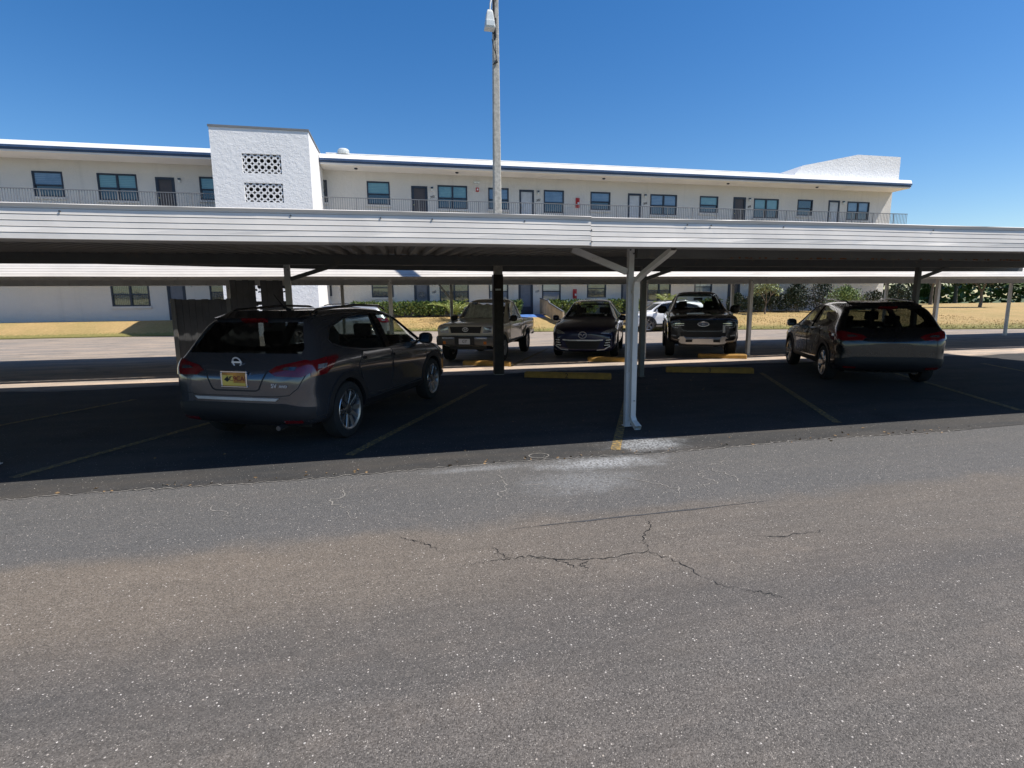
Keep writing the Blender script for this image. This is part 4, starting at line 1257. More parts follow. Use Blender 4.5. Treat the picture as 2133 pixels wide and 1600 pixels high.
# ---- beige compact pickup, nose towards us
TAC = [(2.245, .56, .74, .90, .70, .96, .58), (2.21, .47, .81, .97, .785, 1.025, .66), (2.10, .44, .835, 1.0, .80, 1.05, .69), (1.85, .42, .84, 1.015, .80, 1.07, .70), (1.3, .42, .84, 1.035, .80, 1.10, .72), (.92, .42, .84, 1.06, .80, 1.13, .72),
       (.80, .42, .84, 1.07, .80, 1.19, .70), (.32, .42, .84, 1.08, .80, 1.585, .60), (.14, .42, .84, 1.08, .80, 1.675, .585), (-.30, .42, .84, 1.08, .80, 1.70, .585), (-.66, .42, .84, 1.08, .80, 1.68, .585), (-.77, .42, .84, 1.08, .80, 1.60, .60),
       (-.82, .42, .84, 1.08, .80, 1.17, .72), (-.88, .44, .84, 1.08, .81, 1.10, .79), (-1.4, .46, .845, 1.08, .82, 1.095, .80), (-2.3, .50, .845, 1.07, .82, 1.085, .80), (-2.41, .54, .835, 1.05, .81, 1.075, .79), (-2.45, .58, .82, 1.03, .80, 1.06, .78)]
tdir = -DIR
tl_ = Vector((1.76, 13.95)) + DIR * 2.25
t, body, sk = vehicle(dict(name='pickup_truck', loc=tl_, rz=math.atan2(tdir.y, tdir.x), stations=TAC, W=.84, paint='paint_beige', cat='pickup',
    label='beige older pickup with a silver sunshade in its windscreen, parked behind the lamp post',
    cabin=((-.72, .78, .62, 1.09), (-.68, .12, 1.63), .74, .53), side_windows=[[(-.60, 1.10), (.62, 1.10), (.60, 1.20), (.22, 1.53), (-.05, 1.60), (-.58, 1.60)]],
    windshield=([(-.66, 1.15), (.66, 1.15), (.55, 1.60), (-.55, 1.60)], 0.0), rear_window=([(-.62, 1.20), (.62, 1.20), (.54, 1.58), (-.54, 1.58)], -.6, -1.0),
    arches=[(1.45, .37), (-1.35, .37)], arch_r=.44, glass=('glass_bare', 'glass_tint', 'glass_tint'),
    cuts=[MB().box(-2.36, -.95, -.70, .70, .66, 2)]))
door_set(sk, t, [([(-.62, .55), (.70, .55), (.80, .75), (.80, 1.06), (-.62, 1.06)], -.45, .93)], 'LR', 'paint_beige')
for sd in 'LR':
    for cx in (1.45, -1.35): sk.strip('arch_trim', arc(cx, .37, .455, 0, 180, 20), .06, sd, 'paint_beige', body, off=.03, depth=.06)
    sk.strip('cab_gap', [(-.865, .50), (-.865, 1.08)], .03, sd, 'black_lettering', body, off=.002, depth=.01)
    sk.patch('side_marker', [(2.02, .84), (2.19, .84), (2.19, .985), (2.02, .985)], sd, 'smoked_lens', t, off=.008)
    mirror(t, (.66, .80, 1.14), 'black_plastic', 1 if sd == 'L' else -1)
gp = sk.patch('grille', [(-.40, .80), (.40, .80), (.44, .975), (-.44, .975)], 'F', 'black_plastic', t, off=.010)
for zq in (.845, .885, .925): sk.strip('grille_bar', [(-.40, zq), (.40, zq)], .008, 'F', 'black_plastic', gp, off=.014)
sk.strip('grille_surround', [(-.42, .79), (.42, .79), (.46, .985), (-.46, .985)], .03, 'F', 'paint_beige', gp, off=.02, closed=True)
gx = sk.ray(0, .90, 'F')[0].x
e1 = ring_badge(t, .072, .009, front_frame(gx + .03, 0, .90), 'badge_silver', 1.05, .72)
ring_badge(e1, .034, .007, front_frame(gx + .032, 0, .90), 'badge_silver', .8, 1.4); ring_badge(e1, .046, .007, front_frame(gx + .032, 0, .92), 'badge_silver', 1.0, .5)
for s in (-1, 1):
    hl = sk.patch('headlight', [(s * .48, .81), (s * .70, .82), (s * .71, .97), (s * .49, .97)], 'F', 'clear_lens', t, off=.010, step=.04)
    sk.strip('headlight_trim', [(s * .475, .80), (s * .71, .81), (s * .72, .98), (s * .48, .98)], .018, 'F', 'silver_plastic', hl, off=.014, closed=True)
bm_ = MB().prism([(2.20, .47), (2.33, .49), (2.36, .58), (2.35, .70), (2.24, .735), (2.15, .73)], -.60, .60)
for s in (-1, 1):
    a_, b_ = (.60, .86) if s > 0 else (-.86, -.60)
    vs = []
    for y, dx in ((s * .60, 0), (s * .80, -.05), (s * .88, -.28)):
        vs += [(2.20 + dx, y, .47), (2.33 + dx, y, .49), (2.36 + dx, y, .58), (2.35 + dx, y, .70), (2.24 + dx, y, .735), (2.15 + dx, y, .73)]
    bm_.raw(vs, [(i * 6 + j, i * 6 + (j + 1) % 6, (i + 1) * 6 + (j + 1) % 6, (i + 1) * 6 + j) for i in range(2) for j in range(6)] + [tuple(range(12, 18))])
bp = bm_.build('front_bumper', 'bumper_grey', t, smooth=30)
MB().box(2.345, 2.366, -.27, .27, .50, .705).build('bumper_centre', 'black_plastic', bp, bevel=.006)
for s in (-1, 1):
    MB().box(2.352, 2.366, min(s * .28, s * .62), max(s * .28, s * .62), .655, .70).build('bumper_strip', 'chrome', bp, bevel=.004)
    MB().box(2.29, 2.312, min(s * .64, s * .80), max(s * .64, s * .80), .655, .70).build('bumper_strip', 'chrome', bp, bevel=.004)
    MB().box(2.335, 2.362, min(s * .52, s * .60), max(s * .52, s * .60), .52, .60).build('indicator', 'amber_lens', bp, bevel=.006)
tp = MB().box(2.362, 2.370, -.155, .155, .52, .665).build('licence_plate', 'plate_white', bp, bevel=.004)
text_obj('plate_text', 'GY', .10, 'black_lettering', tp, front_frame(2.371, 0, .595), .003, .2)
ss = MB(); N = 22; vs = []
for i in range(N):
    y = -.60 + 1.2 * i / (N - 1); d = .016 * (1 if i % 2 else -1)
    vs += [(.70 + d, y, 1.13), (.70 + d - .39, y * .86, 1.54 + .02 * math.sin(i * 1.3)), (.70 + d - .40, y * .86, 1.54 + .02 * math.sin(i * 1.3)), (.69 + d, y, 1.13)]
ss.raw(vs, [(i * 4 + j, i * 4 + (j + 1) % 4, (i + 1) * 4 + (j + 1) % 4, (i + 1) * 4 + j) for i in range(N - 1) for j in range(4)])
ss.build('sunshade', 'sunshade', t)
for s in (.05, -.42): MB().bar((.93, s, 1.135), (.83, s + .46, 1.175), .018, .012).build('wiper', 'black_plastic', t)
make_seat(t, -.25, .36, .60, .66); make_seat(t, -.25, -.36, .60, .66)
for ax in (1.45, -1.35):
    for s in (-1, 1): make_wheel(t, ax, s * .745, .37, .20, .23, 6, 'steel_rim', 'wide')
    MB().tube([(ax, -.72, .37), (ax, .72, .37)], .06, 8).build('axle', 'black_plastic', t)
MB().box(-2.2, 2.1, -.52, .52, .36, .50).build('underbody', 'black_plastic', t)
MB().box(-2.62, -2.46, -.80, .80, .52, .66).build('rear_bumper', 'steel_rim', t, bevel=.02)
for s in (-1, 1): sk.patch('tail_light', [(-2.44, .78), (-2.34, .78), (-2.34, 1.02), (-2.43, 1.02)], 'L' if s > 0 else 'R', 'red_lens', t, off=.006)

# ---- dark blue crossover, nose towards us
CX7 = [(2.33, .24, .66, .64, .56, .69, .42), (2.28, .19, .80, .74, .69, .80, .52), (2.14, .18, .88, .83, .79, .885, .60), (1.8, .20, .93, .93, .85, .97, .66), (1.4, .22, .935, .985, .87, 1.04, .70), (1.15, .22, .935, 1.0, .875, 1.085, .73), (1.02, .22, .935, 1.01, .875, 1.15, .71),
       (.45, .22, .935, 1.02, .87, 1.46, .62), (.12, .22, .935, 1.03, .87, 1.58, .59), (-.4, .22, .935, 1.045, .87, 1.655, .58), (-1.1, .22, .935, 1.07, .87, 1.63, .575), (-1.7, .22, .93, 1.10, .865, 1.51, .58), (-2.0, .24, .92, 1.10, .855, 1.33, .61), (-2.18, .28, .89, 1.02, .83, 1.10, .66), (-2.28, .36, .78, .86, .72, .92, .56)]
mz = Vector((5.06, 14.15)) + DIR * 2.33
t, body, sk = vehicle(dict(name='parked_car', loc=mz, rz=math.atan2(tdir.y, tdir.x), stations=CX7, W=.935, paint='paint_navy', cat='car',
    label='dark blue crossover with a wide lower grille, parked nose-out between the two pickups',
    cabin=((-1.95, 1.02, .60, 1.03), (-1.6, .16, 1.57), .82, .51), side_windows=[[(-.12, 1.05), (.98, 1.06), (.88, 1.15), (.42, 1.40), (.12, 1.50), (-.1, 1.545)], [(-.22, 1.06), (-1.3, 1.12), (-1.75, 1.20), (-1.62, 1.36), (-1.1, 1.51), (-.22, 1.55)]],
    windshield=([(-.69, 1.13), (.69, 1.13), (.55, 1.53), (-.55, 1.53)], 0.0), rear_window=([(-.60, 1.14), (.60, 1.14), (.52, 1.46), (-.52, 1.46)], -1.5),
    arches=[(1.40, .36), (-1.35, .36)], arch_r=.41, glass=('glass_clear', 'glass_tint', 'glass_clear')))
door_set(sk, t, [([(-.15, .40), (.86, .40), (1.02, .62), (1.02, .99), (-.12, 1.02)], -.02, .93), ([(-.95, .62), (-.86, .44), (-.18, .40), (-.16, 1.02), (-1.0, 1.07), (-1.1, .9)], -.85, .97)], 'LR', 'paint_navy')
for s in (-1, 1):
    sd = 'L' if s > 0 else 'R'
    hl = sk.patch('headlight', [(s * .50, .70), (s * .72, .70), (s * .83, .775), (s * .84, .845), (s * .66, .80), (s * .52, .735)], 'F', 'clear_lens', t, off=.008, step=.03)
    sk.patch('headlight', [(1.72, .87), (2.12, .72), (2.16, .78), (1.66, .93)], sd, 'clear_lens', t, off=.006, step=.04)
    vt = sk.patch('fog_vent', [(s * .58, .33), (s * .74, .36), (s * .77, .56), (s * .66, .58), (s * .60, .45)], 'F', 'gloss_black', t, off=.006, step=.03)
    for q in range(3): sk.strip('vent_blade', [(s * (.60 + .022 * q), .385 + .07 * q), (s * (.74 + .012 * q), .40 + .07 * q)], .024, 'F', 'badge_silver', vt, off=.022, depth=.02, step=.03)
    sk.strip('bumper_lip', [(s * .40, .25), (s * .60, .27), (s * .76, .37)], .026, 'F', 'badge_silver', t, off=.012, step=.04)
    mirror(t, (.82, .91, 1.10), 'paint_navy', s)
gq = sk.patch('grille', [(-.40, .275), (.40, .275), (.52, .515), (-.52, .515)], 'F', 'black_plastic', t, off=.004, step=.04)
for zq in (.34, .39, .44): sk.strip('grille_bar', [(-.42, zq), (.42, zq)], .010, 'F', 'black_plastic', gq, off=.015)
sk.strip('grille_trim', [(-.56, .535), (-.35, .52), (.35, .52), (.56, .535)], .032, 'F', 'badge_silver', gq, off=.018)
gx = sk.ray(0, .70, 'F')[0].x
e1 = ring_badge(t, .098, .011, front_frame(gx + .014, 0, .665, 14), 'badge_silver', 1.12, .92)
wv = MB().tube([(-.10, .02, 0), (-.045, .03, 0), (0, -.035, 0), (.045, .03, 0), (.10, .02, 0)], .011, 6).mesh(); wv.transform(front_frame(gx + .012, 0, .665, 14)); obj_from('emblem_wing', wv, 'badge_silver', e1, 60)
sk.strip('bonnet_seam', [(-.66, .77), (-.50, .70), (.50, .70), (.66, .77)], .008, 'F', 'black_lettering', body, off=.002, depth=.008, step=.04)
MB().box(.40, .46, -.11, .11, 1.40, 1.46).build('rear_view_mirror', 'black_plastic', t, bevel=.012)
st = MB().raw([(1.00, .50, 1.165), (1.00, .56, 1.165), (.955, .555, 1.205), (.955, .50, 1.205)], [(0, 1, 2, 3)]).build('sticker', 'plate_white', t)
make_seat(t, .15, .37, .54, .66); make_seat(t, .15, -.37, .54, .66); make_seat(t, -.75, 0, .58, .6, 1.25)
dash(t, .80, .74, 1.0)
for ax in (1.40, -1.35):
    for s in (-1, 1): make_wheel(t, ax, s * .82, .36, .24, .22, 5, 'alloy_dark', 'mid')
    MB().tube([(ax, -.8, .36), (ax, .8, .36)], .05, 8).build('axle', 'black_plastic', t)
MB().box(-1.9, 1.9, -.62, .62, .18, .30).build('underbody', 'black_plastic', t)

# ---- black full-height pickup, nose towards us
RNG = [(2.57, .52, .78, .98, .72, 1.05, .60), (2.52, .42, .88, 1.08, .83, 1.135, .68), (2.36, .39, .94, 1.13, .875, 1.18, .72), (2.0, .38, .955, 1.15, .88, 1.205, .74), (1.4, .38, .955, 1.17, .88, 1.235, .75), (1.06, .38, .955, 1.19, .88, 1.265, .75), (.93, .38, .955, 1.20, .88, 1.34, .73),
       (.38, .38, .955, 1.205, .87, 1.75, .62), (.14, .38, .955, 1.21, .87, 1.835, .605), (-.4, .38, .955, 1.21, .87, 1.875, .60), (-1.0, .38, .955, 1.21, .87, 1.85, .60), (-1.16, .38, .955, 1.21, .87, 1.76, .62), (-1.23, .38, .955, 1.21, .87, 1.32, .76), (-1.30, .40, .955, 1.22, .89, 1.26, .86),
       (-1.9, .44, .955, 1.23, .89, 1.255, .86), (-2.68, .50, .95, 1.23, .89, 1.25, .86), (-2.77, .55, .94, 1.21, .88, 1.235, .85), (-2.80, .60, .92, 1.19, .86, 1.22, .84)]
rl_ = Vector((8.19, 13.20)) + DIR * 2.57
t, body, sk = vehicle(dict(name='pickup_truck', loc=rl_, rz=math.atan2(tdir.y, tdir.x), stations=RNG, W=.955, paint='paint_black', cat='pickup',
    label='large black pickup with a silver skid plate, parked nose-out under the far carport',
    cabin=((-1.14, .93, .70, 1.22), (-1.08, .16, 1.79), .84, .55), side_windows=[[(-.10, 1.24), (.80, 1.25), (.74, 1.34), (.34, 1.64), (.02, 1.75), (-.10, 1.76)], [(-.22, 1.24), (-1.02, 1.26), (-1.04, 1.40), (-.92, 1.72), (-.22, 1.765)]],
    windshield=([(-.70, 1.32), (.70, 1.32), (.57, 1.77), (-.57, 1.77)], 0.0), rear_window=([(-.64, 1.36), (.64, 1.36), (.56, 1.72), (-.56, 1.72)], -1.05, -1.5),
    arches=[(1.68, .39), (-1.59, .39)], arch_r=.455, glass=('glass_clear', 'glass_tint', 'glass_clear'), cuts=[MB().box(-2.70, -1.36, -.75, .75, .80, 3)]))
door_set(sk, t, [([(-.12, .52), (.95, .52), (1.08, .75), (1.08, 1.17), (-.12, 1.18)], .02, 1.05), ([(-1.08, .80), (-1.0, .55), (-.15, .52), (-.15, 1.18), (-1.08, 1.19)], -.95, 1.05)], 'LR', 'paint_black')
for sd in 'LR':
    for cx in (1.68, -1.59): sk.strip('arch_trim', arc(cx, .39, .48, 0, 180, 20), .07, sd, 'black_plastic', body, off=.03, depth=.06)
    mirror(t, (.72, .92, 1.32), 'black_plastic', 1 if sd == 'L' else -1, 1.35)
gq = sk.patch('grille', [(-.52, .78), (.52, .78), (.60, .95), (.58, 1.06), (-.58, 1.06), (-.60, .95)], 'F', 'black_plastic', t, off=.006, step=.05)
for zq in (.83, .88, 1.01): sk.strip('grille_bar', [(-.52, zq), (.52, zq)], .010, 'F', 'black_plastic', gq, off=.018)
sk.strip('grille_bar', [(-.60, .945), (.60, .945)], .05, 'F', 'black_plastic', gq, off=.022)
sk.strip('grille_trim', [(-.57, .80), (-.40, .755), (.40, .755), (.57, .80)], .014, 'F', 'alloy_dark', gq, off=.018)
for s in (-1, 1):
    sd = 'L' if s > 0 else 'R'
    hl = sk.patch('headlight', [(s * .60, .84), (s * .82, .86), (s * .87, 1.03), (s * .62, 1.05)], 'F', 'smoked_lens', t, off=.008, step=.03)
    sk.strip('running_light', [(s * .62, 1.035), (s * .83, 1.02), (s * .80, .865), (s * .66, .845)], .022, 'F', 'clear_lens', hl, off=.018, step=.03)
    for zq in (.92, .965): sk.strip('lamp_bar', [(s * .50, zq), (s * .74, zq)], .014, 'F', 'chrome', hl, off=.03, depth=.03, step=.04)
    sk.patch('headlight', [(2.22, .88), (2.48, .86), (2.50, 1.03), (2.16, 1.06)], sd, 'smoked_lens', t, off=.006, step=.04)
    sk.patch('fog_recess', [(s * .66, .56), (s * .84, .60), (s * .85, .76), (s * .66, .74)], 'F', 'black_plastic', t, off=.008, step=.04)
    sk.strip('fog_light', [(s * .70, .63), (s * .82, .65)], .03, 'F', 'clear_lens', t, off=.014, step=.03)
sk.patch('bumper_insert', [(-.58, .60), (.58, .60), (.60, .74), (-.60, .74)], 'F', 'black_plastic', t, off=.010, step=.05)
sp_ = MB()
prof = [(-.66, .60, .02), (-.60, .655, .0), (-.50, .655, 0), (-.44, .60, .02), (.44, .60, .02), (.50, .655, 0), (.60, .655, 0), (.66, .60, .02)]
low = [(-.62, .45), (-.56, .41), (-.46, .405), (-.40, .40), (.40, .40), (.46, .405), (.56, .41), (.62, .45)]
vs = []
for (y, z, d), (yb, zb) in zip(prof, low):
    c = 2.60 - .10 * (abs(y) / .66) ** 2
    vs += [(c, y, z), (c + .055, y * .995, z - .05), (c + .02, yb, zb), (c - .10, yb, zb), (c - .12, y, z)]
sp_.raw(vs, [(i * 5 + j, i * 5 + (j + 1) % 5, (i + 1) * 5 + (j + 1) % 5, (i + 1) * 5 + j) for i in range(7) for j in range(5)] + [tuple(range(5)), tuple(35 + j for j in reversed(range(5)))])
sq = sp_.build('skid_plate', 'silver_plastic', t, smooth=30)
for s in (-1, 1): MB().box(2.565, 2.635, s * .36 - .085, s * .36 + .085, .46, .525).build('tow_slot', 'black_plastic', sq)
MB().box(2.585, 2.605, .50, .57, .72, .93).build('grille_post', 'silver_plastic', gq, bevel=.012)
gx = sk.ray(0, .95, 'F')[0].x
e1 = ring_badge(t, .125, .011, front_frame(gx + .030, 0, .95), 'badge_silver', 1.15, .46)
ov = MB().lathe([(0, .001), (0, .09), (.012, .085), (.012, .001)], 'z', (0, 0, 0), 28).mesh(); ov.transform(front_frame(gx + .02, 0, .95) @ Matrix.Diagonal((1.5, .60, 1, 1))); obj_from('emblem_plate', ov, 'emblem_blue', e1, 40)
ws = MB().tube([(-.055, -.005, .0), (-.03, .018, 0), (-.015, -.015, 0), (.01, .012, 0), (.03, -.012, 0), (.058, .01, 0)], .004, 5).mesh(); ws.transform(front_frame(gx + .033, 0, .95)); obj_from('emblem_script', ws, 'chrome', e1, 60)
MB().tube([(-.10, .10, 1.85), (-.14, .10, 2.20)], [.008, .004], 6).build('aerial', 'black_plastic', t)
MB().box(.52, .58, -.13, .13, 1.60, 1.67).build('rear_view_mirror', 'black_plastic', t, bevel=.012)
make_seat(t, .15, .40, .66, .70); make_seat(t, .15, -.40, .66, .70); make_seat(t, -.70, 0, .70, .60, 1.3)
dash(t, .78, .78, 1.18)
for ax in (1.68, -1.59):
    for s in (-1, 1): make_wheel(t, ax, s * .83, .39, .235, .255, 6, 'alloy_dark', 'mid')
    MB().tube([(ax, -.8, .39), (ax, .8, .39)], .06, 8).build('axle', 'black_plastic', t)
MB().box(-2.5, 2.3, -.60, .60, .33, .46).build('underbody', 'black_plastic', t)

# ------------------------------------------------------------------ lawn, ramp, planting
EDGE = [(-60, 31.3), (-8.5, 31.3), (-2, 31.3), (1, 30.6), (4, 29.5), (7, 27.6), (14, 26.6), (17, 25.6), (20.8, 24.6), (24, 22.6), (32, 20.5), (45, 18), (90, 15)]
def edge_y(x):
    for (a, b), (c, d) in zip(EDGE, EDGE[1:]):
        if a <= x <= c: return b + (d - b) * (x - a) / (c - a)
    return 31
def lawn_z(x, y):
    e = edge_y(x)
    t = max(0, min(1, (y - e) / max(.5, 33.0 - e)))
    return .05 + .69 * (t ** .8)
def lawn_mat():
    m, t, b = base('lawn_ground')
    c = t.co()
    n1 = t.ramp(t.noise(c, .55, 6, .65), .38, .66)
    n2 = t.noise(c, 9, 6, .7)
    dry = t.mix(n2, (.27, .17, .065), (.60, .42, .18))
    grn = t.mix(n2, (.09, .10, .02), (.22, .24, .06))
    sep = t.n('SeparateXYZ'); t.put(sep.inputs[0], c)
    fr = t.ramp(t.m('ADD', sep.outputs[2], t.m('MULTIPLY', t.m('SUBTRACT', n2, .5), .3)), .26, .12)
    t.put(b.inputs['Base Color'], t.mix(t.m('MAXIMUM', t.m('MULTIPLY', n1, .28), t.m('MULTIPLY', fr, .75)), dry, grn))
    b.inputs['Roughness'].default_value = .95
    t.put(b.inputs['Normal'], t.bump(t.noise(c, 45, 5, .7), 1.0, .05))
lawn_mat()
xs = [-60, -40, -25, -15] + [-10 + k * .8 for k in range(66)] + [50, 65, 90]
mb = MB(); vs = []
for x in xs:
    e = edge_y(x)
    vs.append((x, e, -.01)); vs.append((x, e, .05))
    for k in range(1, 9):
        y = e + (33.2 - e) * k / 8
        vs.append((x, y, lawn_z(x, y) + random.uniform(-.02, .02)))
    vs += [(x, 33.99, .75), (x, 60 if x > 36.1 or x < -21.1 else 33.995, .75)]
m = 12
mb.raw(vs, [(i * m + j, (i + 1) * m + j, (i + 1) * m + j + 1, i * m + j + 1) for i in range(len(xs) - 1) for j in range(m - 1)])
lw = mb.build('lawn', 'lawn_ground', None, smooth=50); tag(lw, kind='structure')
gr = MB(); gg = MB(); rgr = random.Random(11)
for i in range(16000):
    x = rgr.uniform(-3, 34); e = edge_y(x); u = rgr.random()
    y = e + (32.8 - e) * u ** 1.3
    if 8.0 < x < 9.4: continue
    z = lawn_z(x, y); a = rgr.uniform(0, 6.28); h = rgr.uniform(.02, .06); w = .022
    tgt = gg if (u < .10 and rgr.random() < .8) or rgr.random() < .10 else gr
    dx, dy = math.cos(a) * w, math.sin(a) * w
    tgt.raw([(x - dx, y - dy, z - .02), (x + dx, y + dy, z - .02), (x + rgr.uniform(-.05, .05), y + rgr.uniform(-.05, .05), z + h)], [(0, 1, 2)])
o = gr.build('dry_grass', 'grass_dry', None, fix=False); tag(o, 'dry straw coloured grass on the lawn bank', 'grass', kind='stuff')
o = gg.build('green_grass', 'grass_green', None, fix=False); tag(o, 'green grass along the kerb of the lawn', 'grass', kind='stuff')
mlc = MB().raw([(-8, 32.9, .765), (36, 32.9, .765), (36, 33.95, .775), (-8, 33.95, .775)], [(0, 1, 2, 3)]).build('mulch_bed', 'mulch', None); tag(mlc, kind='structure')

rp = empty('access_ramp', (8.3, 31, 0), 0, 'blue painted ramp climbing to the door of unit 103', 'ramp')
MB().raw([(-.75, 1.9, .79), (.75, 1.9, .79), (.75, -2.6, .07), (-.75, -2.6, .07), (-.75, 1.9, .0), (.75, 1.9, .0), (.75, -2.6, -.01), (-.75, -2.6, -.01), (-.75, 2.96, .79), (.75, 2.96, .79), (.75, 2.96, 0), (-.75, 2.96, 0)],
         [(0, 1, 2, 3), (3, 2, 6, 7), (0, 3, 7, 4), (1, 5, 6, 2), (8, 9, 1, 0), (8, 0, 4, 11), (9, 10, 5, 1)]).build('ramp_slab', 'ramp_blue', rp)
MB().box(-.75, -.60, -2.6, 1.9, .0, .09).build('kerb', 'ramp_blue', rp)
fn = empty('ramp_railing', (9.15, 31, 0), 0, 'tan slatted railing beside the blue ramp', 'railing')
def rz_(y): return .80 + (y - 1.9) * .16 if y < 1.9 else .80
mb = MB()
y = -2.2
while y < 2.6:
    mb.box(-.03, .03, y, y + .11, rz_(y) + .06, rz_(y) + .86 + (.12 if y > .6 else 0)); y += .135
mb.build('slats', 'fence_tan', fn)
tr = MB()
tr.bar((0, -2.25, rz_(-2.2) + .88), (0, .55, rz_(.55) + .92), .09, .05); tr.bar((0, .55, rz_(.55) + .92), (0, .75, rz_(.75) + 1.02), .09, .05); tr.bar((0, .75, rz_(.75) + 1.02), (0, 2.7, rz_(2.7) + 1.0), .09, .05)
tr.build('top_rail', 'rail_dark', fn)
for y in (-2.2, 0, 2.6): MB().box(-.05, .05, y - .05, y + .05, 0, rz_(y) + .88).build('post', 'fence_tan', fn)

def leaf(mb, p, d, L, w, rg):
    d = d.normalized()
    s = d.cross(Vector((rg.uniform(-1, 1), rg.uniform(-1, 1), rg.uniform(-.3, 1)))).normalized()
    n = s.cross(d)
    a = p + d * L * .5
    mb.raw([p, a + s * w / 2 + n * L * .06, p + d * L, a - s * w / 2 + n * L * .06], [(0, 1, 2, 3)])
def bush(name, x, y, z, w, d, h, label, material, pale=None, n=900, L=.10, group=None, seed=1, cat='shrub', boxy=True):
    rg = random.Random(seed)
    o = empty(name, (x, y, z), 0, label, cat, group)
    st = MB()
    for i in range(6):
        a = rg.uniform(0, 6.28)
        st.tube([(rg.uniform(-.1, .1) * w, rg.uniform(-.1, .1) * d, -.03), (math.cos(a) * w * .2, math.sin(a) * d * .2, h * .4), (math.cos(a) * w * .38, math.sin(a) * d * .38, h * .85)], [.018, .013, .006], 5)
    st.build('stem', 'bark', o)
    A, B = MB(), MB()
    ph = [rg.uniform(0, 6.28) for _ in range(4)]
    for i in range(n):
        a = rg.uniform(0, 6.28); v = rg.uniform(.02, 1)
        r = (rg.random() ** .35)
        lump = 1 + .10 * math.sin(3 * a + ph[0] + 4 * v) + .07 * math.sin(5 * a + ph[1])
        if boxy:
            c, s = math.cos(a), math.sin(a)
            q = 1 / max(abs(c), abs(s)) ** .65
            px, py = c * q * r * w / 2 * lump, s * q * r * d / 2 * lump
            pz = h * (v ** .75) * (1 + .03 * math.sin(a * 4 + ph[2]))
            px *= .72 + .28 * min(1, v * 2); py *= .72 + .28 * min(1, v * 2)
        else:
            e = rg.uniform(-.5, 1) * math.pi / 2
            px, py, pz = math.cos(a) * math.cos(e) * r * w / 2 * lump, math.sin(a) * math.cos(e) * r * d / 2 * lump, h * .45 + math.sin(e) * r * h * .55 * lump
        p = Vector((px, py, pz))
        dr = Vector((px / w, py / d, .35 + rg.uniform(-.4, .5))) + Vector((rg.uniform(-.5, .5),) * 1 + (rg.uniform(-.5, .5), 0))
        leaf(B if pale and rg.random() < .35 else A, p, dr, L * rg.uniform(.7, 1.3), L * .55, rg)
    A.build('foliage', material, o, fix=False)
    if pale: B.build('foliage', pale, o, fix=False)
    return o
hx = [(-1.95, 1.15), (-.80, 1.2), (.38, 1.15), (1.45, 1.0), (2.5, 1.15), (3.6, 1.05)]
desc = ['clipped green hedge shrub nearest the stair tower', 'clipped green hedge shrub under the ground-floor window by the tower', 'clipped green hedge shrub left of the door of unit 102',
        'clipped green hedge shrub in front of the door of unit 102', 'clipped green hedge shrub right of the door of unit 102, behind the palm', 'clipped green hedge shrub above the beige pickup']
for i, (x, w) in enumerate(hx): bush('hedge_shrub', x, 33.2, .76, w, .8, .86, desc[i], 'leaf_hedge', 'leaf_hedge_pale', 900, .15, 'hedge shrubs along the building', 20 + i)
for i, (x, w, lb) in enumerate(((7.35, .75, 'small square clipped shrub left of the door of unit 103'), (9.95, .7, 'clipped shrub just right of the ramp railing'), (11.0, 1.1, 'clipped hedge shrub below the ground-floor fire extinguisher'),
                   (12.2, 1.1, 'clipped hedge shrub behind the dark blue crossover roof'), (14.0, 1.1, 'clipped hedge shrub between the blue crossover and the near downspout post'), (15.3, 1.0, 'clipped hedge shrub left of the palm by the white crossover'), (20.9, 1.3, 'clipped hedge shrub right of the black pickup cab'))):
    bush('hedge_shrub', x, 33.1, .76, w, .8, .88, lb, 'leaf_hedge', 'leaf_hedge_pale', 800, .15, 'hedge shrubs along the building', 40 + i)
for i, (x, y, w, h, lb) in enumerate(((22.4, 32.2, 1.3, 1.3, 'loose dark shrub under the bare-limbed tree'), (24.0, 32.6, 1.5, 1.2, 'low dark shrub left of the tree trunk'), (26.6, 32.0, 2.0, 1.7, 'dense dark shrub right of the tree trunk'), (28.4, 31.6, 1.9, 2.2, 'tall dark shrub beside the round clipped bush'), )):
    bush('shrub', x, y, lawn_z(x, y) - .03, w, 1.2, h, lb, 'leaf_dark', None, 1500, .13, 'dark shrubs by the far wall', 60 + i, boxy=False)
for i, (x, w, h, lb) in enumerate(((30.4, 1.8, 1.6, 'dark shrub below the last windows of the ground floor'), (32.6, 2.0, 1.4, 'low dark shrub near the end corner of the building'), (34.6, 2.2, 1.9, 'dark shrub at the end corner of the building'))):
    bush('shrub', x, 31.4, lawn_z(x, 31.4) - .03, w, 1.3, h, lb, 'leaf_dark', None, 1500, .13, 'dark shrubs by the far wall', 160 + i, boxy=False)
bush('shrub', 28.6, 29.8, lawn_z(28.6, 29.8), 2.4, 2.0, 1.75, 'rounded clipped bush with sunlit leaves above the black crossover', 'leaf_hedge', 'leaf_hedge_pale', 2600, .11, None, 71, boxy=False)

